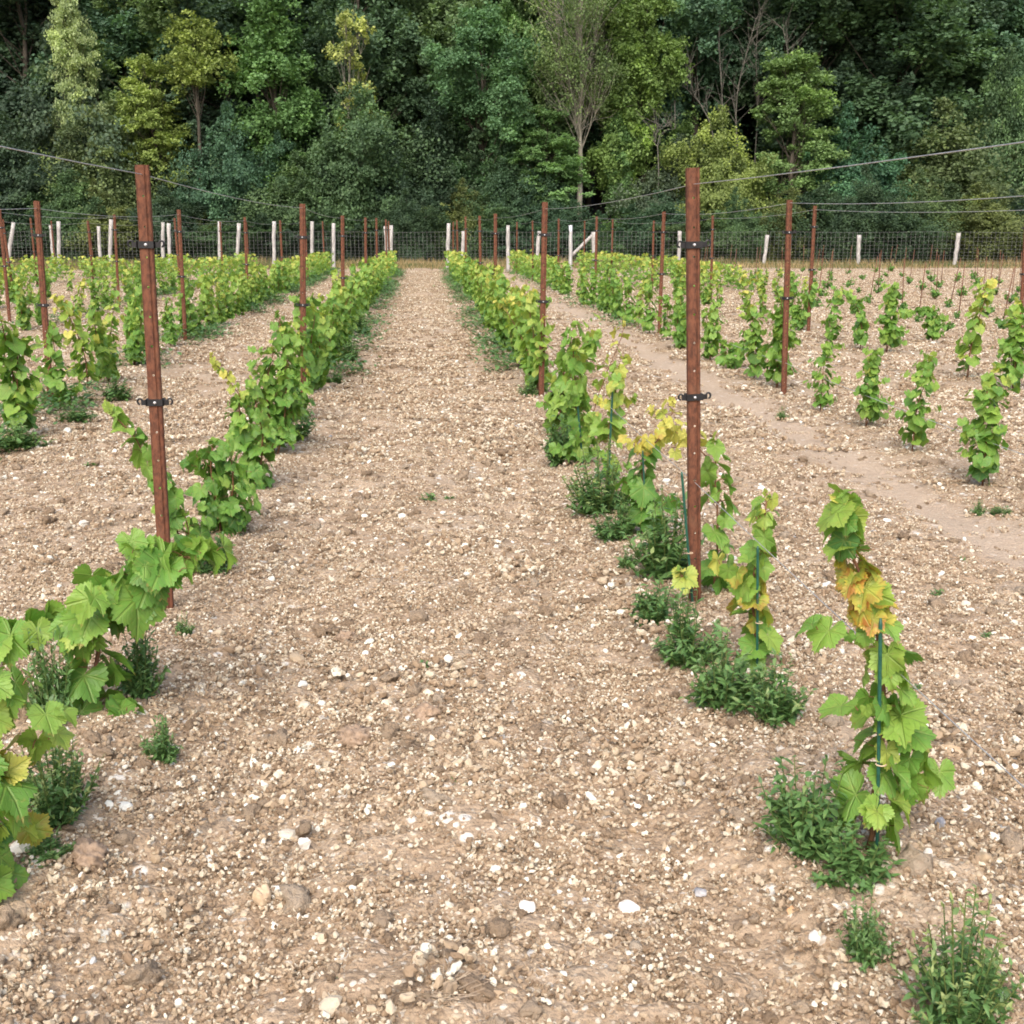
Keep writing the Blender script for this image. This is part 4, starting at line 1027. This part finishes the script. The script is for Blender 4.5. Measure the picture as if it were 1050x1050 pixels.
def row_weeds():
    r = np.random.default_rng(31); mb = MB()
    for xr, y0, side, dens in ((XL1, 12.5, 1, 60), (XR1, 12.0, -1, 45), (XL2, 6.8, 1, 55), (XL2, 6.8, -1, 40), (XL2, 6.8, 0, 30), (XL3, 12, 0, 35), (XR2, 18, -1, 10), (XL1, 16, -1, 25)):
        n = int(dens * (ROWEND - y0)); y = r.uniform(y0, ROWEND, n); c = vnoise(np.full(n, xr * 3), y * 1.3, 61); k = r.uniform(0, 1, n) < np.clip((c - 0.38) * 3, 0, 1); y = y[k]; n = len(y)
        for _ in range(4):
            x = xr + side * 0.22 + r.normal(0, 0.13, n); yy = y + r.normal(0, 0.08, n); a = r.uniform(0, 6.28, n); o = np.stack([np.cos(a), np.sin(a), 0 * a], 1)
            put_leaves(mb, T_LANCE, np.stack([x, yy, macro(x, yy) + r.uniform(0.0, 0.16, n)], 1), o * 0.8 + np.array([0, 0, 0.5]), np.array([0, 0, 1.0]) - 0.3 * o + r.normal(0, 0.2, (n, 3)), r.uniform(0.05, 0.10, n), r, np.clip(0.3 + r.normal(0, 0.15, n), 0, 1), None, 0.3, 0.3, 0.05, 0, uv=False)
    return mb.mesh('row_weeds', True)
tag(link('low_weeds', row_weeds(), M_WEED), 'low dark green weeds carpeting the feet of the vine rows', None, None, 'stuff')

# dry tufts and prunings
M_STRAW = make_simple('dead_straw', (0.20, 0.15, 0.11), (0.42, 0.34, 0.25), 30, 0.9)
def dry_tuft(seed, n, R, flat):
    r = np.random.default_rng(seed); mb = MB()
    for _ in range(n):
        a = r.uniform(0, 6.28); l = R * r.uniform(0.5, 1.3); b = r.normal(0, R * 0.25, 3); b[2] = 0
        q = [b, b + 0.5 * l * np.array([math.cos(a), math.sin(a), flat]), b + l * np.array([math.cos(a + 0.4), math.sin(a + 0.4), flat * r.uniform(0.2, 1.1)])]
        V, f = tube(q, [0.0016, 0.0013, 0.0007], 3, False); mb.add(V, f)
    return mb.mesh('dry_tuft')
for k, (px, py, R, n, fl, lab) in enumerate([(437, 776, 0.085, 130, 0.35, 'grey tuft of dead grass between two large clods'), (440, 1022, 0.075, 150, 0.45, 'grey tuft of dead grass near the lower edge of the photo'), (516, 652, 0.10, 90, 0.12, 'dark flat tuft of dead stalks in the middle of the lane'), (330, 1018, 0.05, 40, 0.2, 'wisp of dead straw beside two seedlings'), (100, 540, 0.10, 80, 0.2, 'dead brushwood lying on the second lane'), (190, 635, 0.07, 60, 0.3, 'dead twigs at the foot of the tall post on the left')]):
    g = basept(px, py); o = link('dry_tuft', dry_tuft(960 + k, n, R, fl), M_STRAW, None, g + np.array([0, 0, 0.02])); tag(o, lab, 'dry grass')

# ------------------------------------------------------------------ grass margin by the fence
def margin():
    r = np.random.default_rng(77); mb = MB(); n = 26000
    x = r.uniform(-34, 40, n); y = 46.5 + (r.uniform(0, 1, n) ** 0.8) * 12.0
    h = r.uniform(0.10, 0.32, n) * (0.5 + vnoise(x * 0.5, y * 0.5, 5)); a = r.uniform(0, PI, n); w = 0.016
    z = macro(x, y); lx, ly = r.normal(0, 0.3, n) * h, r.normal(0, 0.3, n) * h
    V = np.stack([np.stack([x - w * np.cos(a), y - w * np.sin(a), z], 1), np.stack([x + w * np.cos(a), y + w * np.sin(a), z], 1), np.stack([x + lx, y + ly, z + h], 1)], 1)
    mb.add(V.reshape(-1, 3), np.arange(3 * n).reshape(-1, 3), 0, tint=np.repeat(np.clip(vnoise(x * 0.35, y * 0.8, 8) + r.normal(0, 0.2, n), 0, 1), 3))
    return mb.mesh('dry_grass')
M_GRASS = make_leaf('grass_blade', [(0.0, (0.05, 0.10, 0.03)), (0.4, (0.14, 0.14, 0.05)), (0.7, (0.34, 0.25, 0.13)), (1.0, (0.44, 0.34, 0.20))], False, 0.2, False)
tag(link('dry_grass', margin(), M_GRASS), 'strip of dry tawny grass along the foot of the fence', None, None, 'stuff')

# ------------------------------------------------------------------ the wood
M_CROWN = make_crown(); M_BARK = make_bark()
def crown_pts(kind, r):
    """clump centres, radii and the limb each hangs on, for a tree of height 1 and half-width 1 (scaled later)"""
    C = []
    if kind == 'broad':
        for i in range(15):
            a = r.uniform(0, 6.28); z0 = 0.15 + 0.6 * i / 15; reach = r.uniform(0.55, 1.15) * math.sin(PI * (0.15 + 0.75 * (z0 - 0.1))) ** 0.5; rise = r.uniform(0.12, 0.34)
            for t in np.linspace(0.35, 1.0, 5): C.append((reach * t * math.cos(a) + r.normal(0, 0.08), reach * t * math.sin(a) + r.normal(0, 0.08), min(1.02, z0 + rise * t + r.normal(0, 0.02)), r.uniform(0.13, 0.30) * (1.15 - 0.35 * t)))
        for _ in range(6): C.append((r.normal(0, 0.18), r.normal(0, 0.18), r.uniform(0.86, 1.0), r.uniform(0.12, 0.24)))
    elif kind == 'cone':
        for _ in range(85):
            a = r.uniform(0, 6.28); z = r.uniform(0.08, 0.98); env = (1.02 - z) ** 0.65 * (0.75 + 0.25 * math.sin(14 * z))
            d = env * r.uniform(0.4, 1.0); C.append((d * math.cos(a), d * math.sin(a), z, r.uniform(0.16, 0.30)))
    elif kind == 'layered':
        for _ in range(70):
            a = r.uniform(0, 6.28); z = r.uniform(0.16, 1.0); env = (1.05 - z) ** 0.45
            d = env * r.uniform(0.25, 1.05); C.append((d * math.cos(a), d * math.sin(a), z - 0.03 * d, r.uniform(0.16, 0.30)))
    elif kind == 'bush':
        for i in range(13):
            a = r.uniform(0, 6.28); lean = r.uniform(0.1, 1.05); top = r.uniform(0.5, 1.1) * (1.08 - 0.35 * lean)
            for t in np.linspace(0.15, 1.0, 6): C.append((lean * t ** 1.2 * math.cos(a) + r.normal(0, 0.07), lean * t ** 1.2 * math.sin(a) + r.normal(0, 0.07), top * t, r.uniform(0.20, 0.40) * (1.1 - 0.45 * t)))
        for _ in range(16):
            a = r.uniform(0, 6.28); d = r.uniform(0.2, 0.9); C.append((d * math.cos(a), d * math.sin(a), r.uniform(0.1, 0.75) * (1.1 - 0.4 * d), r.uniform(0.25, 0.42)))
    elif kind == 'sparse':
        for _ in range(60):
            a = r.uniform(0, 6.28); z = r.uniform(0.54, 1.0); env = math.sin(PI * (z - 0.42) / 0.72) ** 0.7
            d = env * r.uniform(0.2, 1.0); C.append((d * math.cos(a), d * math.sin(a), z, r.uniform(0.16, 0.30)))
    elif kind == 'dead':
        for _ in range(16):
            a = r.uniform(0, 6.28); z = r.uniform(0.5, 1.0); d = 0.9 * r.uniform(0.1, 1.0) * (1.15 - z) ** 0.3; C.append((d * math.cos(a), d * math.sin(a), z, r.uniform(0.12, 0.22)))
    elif kind == 'top':
        for _ in range(34):
            a = r.uniform(0, 6.28); z = r.uniform(0.76, 1.0); d = math.sin(PI * (z - 0.72) / 0.32) ** 0.7 * r.uniform(0.2, 1.0); C.append((d * math.cos(a), d * math.sin(a), z, r.uniform(0.22, 0.36)))
    return C
NLEAF = {'broad': 950, 'cone': 700, 'layered': 600, 'bush': 800, 'sparse': 360, 'dead': 200, 'top': 330}
def make_tree_mesh(kind, seed, h, w, leaf):
    r = np.random.default_rng(seed); C = crown_pts(kind, r); tr = MB(); mb = MB()
    tx, ty = r.normal(0, 0.05 * w, 2); zs = np.linspace(0, 1, 9)
    trunk = np.stack([tx * np.sin(zs * 3) + r.normal(0, 0.02 * w, 9), ty * np.sin(zs * 2.5), zs * h * (0.92 if kind != 'bush' else 0.6)], 1); trunk[0, 2] = -0.4
    r0 = 0.016 * h if kind != 'bush' else 0.012 * h
    V, f = tube(trunk, r0 * (1.05 - 0.92 * zs), 8); tr.add(V, f)
    for (x, y, z, cr) in C:
        c = np.array([x * w, y * w, z * h]); zt = max(0.36 if kind == 'sparse' else 0.1, z - r.uniform(0.08, 0.28)) * h
        t0 = np.array([np.interp(zt, trunk[:, 2], trunk[:, k]) for k in range(3)])
        mid = 0.5 * (t0 + c) + np.array([0, 0, -0.03 * h * r.uniform(-0.3, 1)]) + r.normal(0, 0.03 * w, 3)
        rb = r0 * (0.30 if kind not in ('sparse', 'dead') else 0.17) * (1.05 - z)
        V, f = tube([t0, mid, c], [rb + 0.006, rb * 0.6 + 0.005, 0.006], 5, False); tr.add(V, f)
        if kind in ('sparse', 'dead', 'layered'):
            for _ in range(5 if kind != 'layered' else 2):
                e = c + r.normal(0, 1, 3) * cr * w * 0.9 + np.array([0, 0, cr * w * 0.5]); V, f = tube([mid, 0.5 * (mid + e) + r.normal(0, 0.05 * w, 3), e], [0.018, 0.012, 0.006], 3, False); tr.add(V, f)
        n = int(NLEAF[kind] * r.uniform(0.6, 1.3))
        # leaf sprays inside the clump: sub-centres give it broken edges
        ks = 9; sub = c + r.normal(0, 1, (ks, 3)) * cr * w * np.array([0.62, 0.62, 0.55 if kind != 'layered' else 0.34])
        pick = r.integers(0, ks, n); p = sub[pick] + r.normal(0, 1, (n, 3)) * cr * w * np.array([0.25, 0.25, 0.22 if kind != 'layered' else 0.14])
        out = nrm(p - np.array([0, 0, 0.45 * h])); out[:, 2] = np.abs(out[:, 2])
        Nn = nrm(out * 0.5 + np.array([0, 0, 0.75]) + r.normal(0, 0.45, (n, 3))); Yd = nrm(out * 0.6 + r.normal(0, 0.6, (n, 3)) - np.array([0, 0, 0.25]))
        tone = r.normal(0, 0.13); st = r.normal(0, 0.08, ks)
        put_leaves(mb, T_FAR, p, Yd, Nn, leaf * r.uniform(0.6, 1.4, n), r, np.clip(0.42 + tone + st[pick] + r.normal(0, 0.10, n), 0, 1), None, 0.3, 0.3, 0.05, 0, uv=False)
    return tr.mesh('trunk', True), mb.mesh('crown')
TREES = {}
def tree_variant(kind, k):
    if (kind, k) not in TREES:
        h, w = {'broad': (14, 3.6), 'cone': (14, 3.0), 'layered': (12, 3.0), 'bush': (6, 3.0), 'sparse': (13, 3.4), 'dead': (11, 2.4), 'top': (12, 1.8)}[kind]
        TREES[kind, k] = make_tree_mesh(kind, hash((kind == 'x', len(kind), k)) % 1000 + 17 * k + len(kind) * 101, h, w, {'broad': 0.20, 'cone': 0.19, 'layered': 0.18, 'bush': 0.155, 'sparse': 0.14, 'dead': 0.18, 'top': 0.18}[kind]) + (h, w)
    return TREES[kind, k]
BARK = (0.10, 0.085, 0.065); PALE = (0.36, 0.34, 0.28)
def tree(kind, k, x, y, h, w, col, label, group=None, bark=BARK, name='tree', cat='tree'):
    tm, cm, h0, w0 = tree_variant(kind, k); z = gz(x, y) - 0.05
    root = empty(name, (x, y, z), random.uniform(0, 6.28)); tag(root, label, cat, group)
    root.scale = (w / w0, w / w0, h / h0)
    a = link('trunk', tm, M_BARK, root); a.color = (*bark, 1); b = link('crown', cm, M_CROWN, root); b.color = (*col, 1)
    return root
def px_tree(px, top, Y, wpx, kind, col, label, k=0, **kw):
    t = P(px, top, Y); h = t[2] - gz(t[0], Y); w = wpx / 2 * Y / F
    return tree(kind, k, t[0], Y, h, w, col, label, **kw)
DK, MD, BR, YG, PL, OL, BG = (0.050, 0.082, 0.050), (0.078, 0.132, 0.062), (0.145, 0.245, 0.095), (0.22, 0.28, 0.08), (0.29, 0.35, 0.17), (0.105, 0.140, 0.060), (0.07, 0.135, 0.08)
FR = [
 (18, -70, 69, 170, 'broad', DK, 'tall dark tree filling the upper left corner of the wood', 0),
 (64, -12, 64.6, 66, 'layered', PL, 'slim feathery pale green tree against the dark upper left', 0),
 (70, 48, 66, 150, 'bush', (0.07, 0.105, 0.065), 'grey-green willowy tree beneath the feathery pale one', 1),
 (155, -40, 70, 150, 'broad', (0.15, 0.22, 0.09), 'broad light green tree left of the bright conical one', 1),
 (195, 22, 63.6, 60, 'top', (0.21, 0.26, 0.075), 'thin-trunked tree with a small yellow crown', 1),
 (150, 62, 64.6, 90, 'layered', YG, 'yellow-green tree with spreading sprays behind the yellow thin-trunked one', 1),
 (275, -45, 66, 118, 'cone', (0.125, 0.225, 0.08), 'bright green conical tree, the palest green of the wood\'s left half', 0),
 (238, 118, 64, 95, 'bush', BG, 'blue-green bush below the bright conical tree', 0),
 (358, 14, 64.8, 84, 'dead', (0.34, 0.37, 0.12), 'half dead tree with pale forked limbs and yellow leaves', 0),
 (350, 104, 63.4, 120, 'bush', MD, 'dark bushy tree under the half dead yellow one', 1),
 (415, -80, 76, 190, 'broad', DK, 'very dark tall tree behind the half dead yellow one', 2),
 (492, 6, 65, 118, 'broad', (0.105, 0.195, 0.09), 'round-topped mid green tree at the middle of the wood', 3),
 (455, 108, 66, 120, 'bush', (0.05, 0.085, 0.048), 'dark bush below the round-topped middle tree', 2),
 (540, -50, 72, 110, 'broad', BR, 'tall fresh green tree left of the bare-branched one', 1),
 (560, 112, 64, 100, 'layered', BR, 'layered light green sapling at the foot of the bare-branched tree', 1),
 (598, -48, 63.5, 112, 'sparse', (0.13, 0.185, 0.07), 'bare-branched tree with a straight pale trunk and thin brownish leaves', 0),
 (662, -22, 65, 116, 'broad', (0.145, 0.22, 0.065), 'yellow-green broad tree right of the bare-branched one', 2),
 (640, 76, 64.5, 64, 'cone', BR, 'small bright green tree beneath the yellow-green broad one', 1),
 (745, 126, 62.5, 98, 'bush', (0.18, 0.225, 0.07), 'yellow-green bush behind the tall lane post on the right', 1),
 (690, 150, 63.5, 100, 'bush', (0.08, 0.11, 0.07), 'grey-green bush with twiggy edges left of the yellow-green bush', 1),
 (795, -70, 76, 200, 'broad', (0.055, 0.095, 0.055), 'tall dark tree behind the thicket of dead stems', 0),
 (820, 60, 64.4, 110, 'layered', (0.16, 0.245, 0.09), 'light green sprayed tree right of the dead stems', 0),
 (935, -50, 68, 210, 'broad', (0.088, 0.15, 0.075), 'largest broad tree on the right side of the wood', 3),
 (1030, -40, 70, 150, 'broad', (0.08, 0.145, 0.075), 'tall green tree at the wood\'s right end', 1),
 (880, 132, 63.5, 120, 'bush', (0.065, 0.14, 0.08), 'blue-green bush under the largest broad tree', 2),
 (965, 116, 63, 150, 'bush', OL, 'olive bush with yellow patches on the right', 0),
 (1045, 70, 64, 90, 'bush', MD, 'green bush at the right edge of the photo', 1),
 (112, 130, 63.5, 110, 'bush', OL, 'olive and yellow bush on the left above the fence', 2),
 (12, 128, 64, 110, 'bush', DK, 'dark bush at the left edge of the photo', 0),
 (300, 165, 63, 100, 'bush', (0.075, 0.12, 0.055), 'dull green bush above the fence, left of the lane', 1),
 (190, 140, 65, 90, 'bush', DK, 'dark bush between the olive bush and the blue-green one', 2),
 (520, 150, 64, 90, 'bush', (0.055, 0.1, 0.052), 'low dark bush right of the lane end', 0),
 (400, 150, 64.5, 110, 'bush', (0.05, 0.085, 0.05), 'low dark bush straight above the lane end', 1),
]
for i, (px, top, Y, wpx, kind, col, lab, k) in enumerate(FR):
    sh = kind == 'bush' and top > 90
    px_tree(px, top, Y, wpx, kind, col, lab, k, bark=PALE if kind in ('sparse', 'dead') else BARK, name='shrub' if sh else 'tree', cat='shrub' if sh else 'tree', group='shrubs at the edge of the wood' if sh else 'trees at the front of the wood')
# thin dead stems
def dead_stem(pts, Y, label, seed):
    q = [P(x, y, Y) for x, y in pts]; r = np.random.default_rng(seed); b = q[0].copy(); g = np.array([b[0], Y, gz(b[0], Y)])
    root = empty('dead_tree', g); tag(root, label, 'tree', 'bare grey stems in the thicket')
    mb = MB(); full = [np.array([0, 0, -0.2])] + [p - g for p in q]
    V, f = tube(resample(full, 14)[0], np.linspace(0.06, 0.015, 14), 6); mb.add(V, f)
    link('trunk', mb.mesh('trunk', True), M_BARK, root).color = (0.15, 0.145, 0.125, 1)
    mb = MB(); s = resample([p - g for p in q], 12)[0]
    for i in range(2, 12):
        for _ in range(3):
            e = s[i] + np.array([r.normal(0, 0.6), r.normal(0, 0.4), r.uniform(0.4, 1.6)]); V, f = tube([s[i], 0.5 * (s[i] + e) + r.normal(0, 0.06, 3), e], [0.02, 0.012, 0.006], 4, False); mb.add(V, f)
    link('branch', mb.mesh('branch', True), M_BARK, root).color = (0.15, 0.145, 0.125, 1)
dead_stem([(741, 150), (741, 90), (735, 40), (742, -5)], 65.0, 'upright bare grey stem, thickest of the dead thicket', 1)
dead_stem([(733, 126), (718, 105), (702, 92), (708, 66)], 63.8, 'bare grey stem leaning left out of the dead thicket', 2)
dead_stem([(757, 150), (752, 105), (764, 60), (775, 20)], 65.6, 'bare grey stem bending right in the dead thicket', 3)
dead_stem([(775, 140), (780, 100), (772, 60), (780, 10)], 66.5, 'thin bare stem at the right of the dead thicket', 4)
dead_stem([(805, 110), (812, 80), (808, 50), (803, 30)], 66.0, 'short bare stem above the light green sprayed tree', 5)
dead_stem([(676, 158), (670, 140), (682, 128), (692, 132)], 62.8, 'broken bare branch poking from the grey-green bush', 6)
# understorey and the dark trees behind
UG = [DK, (0.05, 0.085, 0.046), MD, (0.055, 0.10, 0.058), (0.08, 0.12, 0.055), (0.12, 0.145, 0.055)]
for i in range(44):
    x = -31 + 62.0 * (i + random.uniform(-0.3, 0.3)) / 43; y = random.uniform(60.3, 63.5) - max(0, min(6, (x - 4) * 0.3)); h = random.uniform(1.6, 4.2)
    tree('bush', i % 3, x, y, h, random.uniform(1.3, 2.4), random.choice(UG), 'low dark undergrowth bush growing close behind the fence', 'undergrowth bushes behind the fence', name='shrub', cat='shrub')
for i in range(64):
    row = i % 4; y = 70.5 + row * 6.0 + random.uniform(-2, 2); x = -46 + 94 * ((i // 4) + 0.25 * row + random.uniform(-0.25, 0.25)) / 15.5
    if not inview(x, y, 12, 160): continue
    c = tuple(1.5 * v for v in random.choice(UG[:5]))
    tree('broad', random.randrange(4), x, y, random.uniform(14, 19), random.uniform(3.6, 5.2), c, 'tall dark tree standing deep in the wood behind the front trees', 'dark trees deep in the wood')

# ------------------------------------------------------------------ camera, light, air
cam = bpy.data.cameras.new('camera'); co = bpy.data.objects.new('camera', cam); COL.objects.link(co)
cam.sensor_width = 36.0; cam.lens = F / W * 36.0; cam.clip_start = 0.05; cam.clip_end = 1000.0
co.location = vec(EYE); co.rotation_euler = (PI / 2 - PITCH, 0, -YAW)
SC.camera = co

SUN_EL, SUN_AZ = math.radians(48), math.radians(-165)     # fairly high, behind the viewer's left shoulder, through thin cloud
w = bpy.data.worlds.new('World'); SC.world = w; w.use_nodes = True
nt = w.node_tree; nt.nodes.clear()
sky = nt.nodes.new('ShaderNodeTexSky'); sky.sky_type = 'NISHITA'; sky.sun_disc = False
sky.sun_elevation = SUN_EL; sky.sun_rotation = SUN_AZ; sky.air_density = 1.0; sky.dust_density = 6.0; sky.ozone_density = 0.6
bg = nt.nodes.new('ShaderNodeBackground'); bg.inputs[1].default_value = 0.15
ow = nt.nodes.new('ShaderNodeOutputWorld'); nt.links.new(sky.outputs[0], bg.inputs[0]); nt.links.new(bg.outputs[0], ow.inputs[0])
sl = bpy.data.lights.new('sun', 'SUN'); sl.energy = 1.0; sl.angle = math.radians(80); sl.color = (1.0, 0.96, 0.91)
so = bpy.data.objects.new('sun', sl); COL.objects.link(so)
sd = np.array([math.sin(SUN_AZ) * math.cos(SUN_EL), math.cos(SUN_AZ) * math.cos(SUN_EL), math.sin(SUN_EL)])
so.rotation_euler = Vector((-sd[0], -sd[1], -sd[2])).to_track_quat('-Z', 'Y').to_euler()
so.location = (0, 0, 30)

SC.view_settings.view_transform = 'Standard'; SC.view_settings.look = 'None'
SC.view_settings.gamma = 1.0; SC.view_settings.exposure = 0.78; SC.view_settings.use_curve_mapping = False
SC.cycles.max_bounces = 8; SC.cycles.transparent_max_bounces = 8; SC.cycles.diffuse_bounces = 4
SC.cycles.use_denoising = True; SC.cycles.pixel_filter_type = 'BLACKMAN_HARRIS'; SC.cycles.filter_width = 1.8
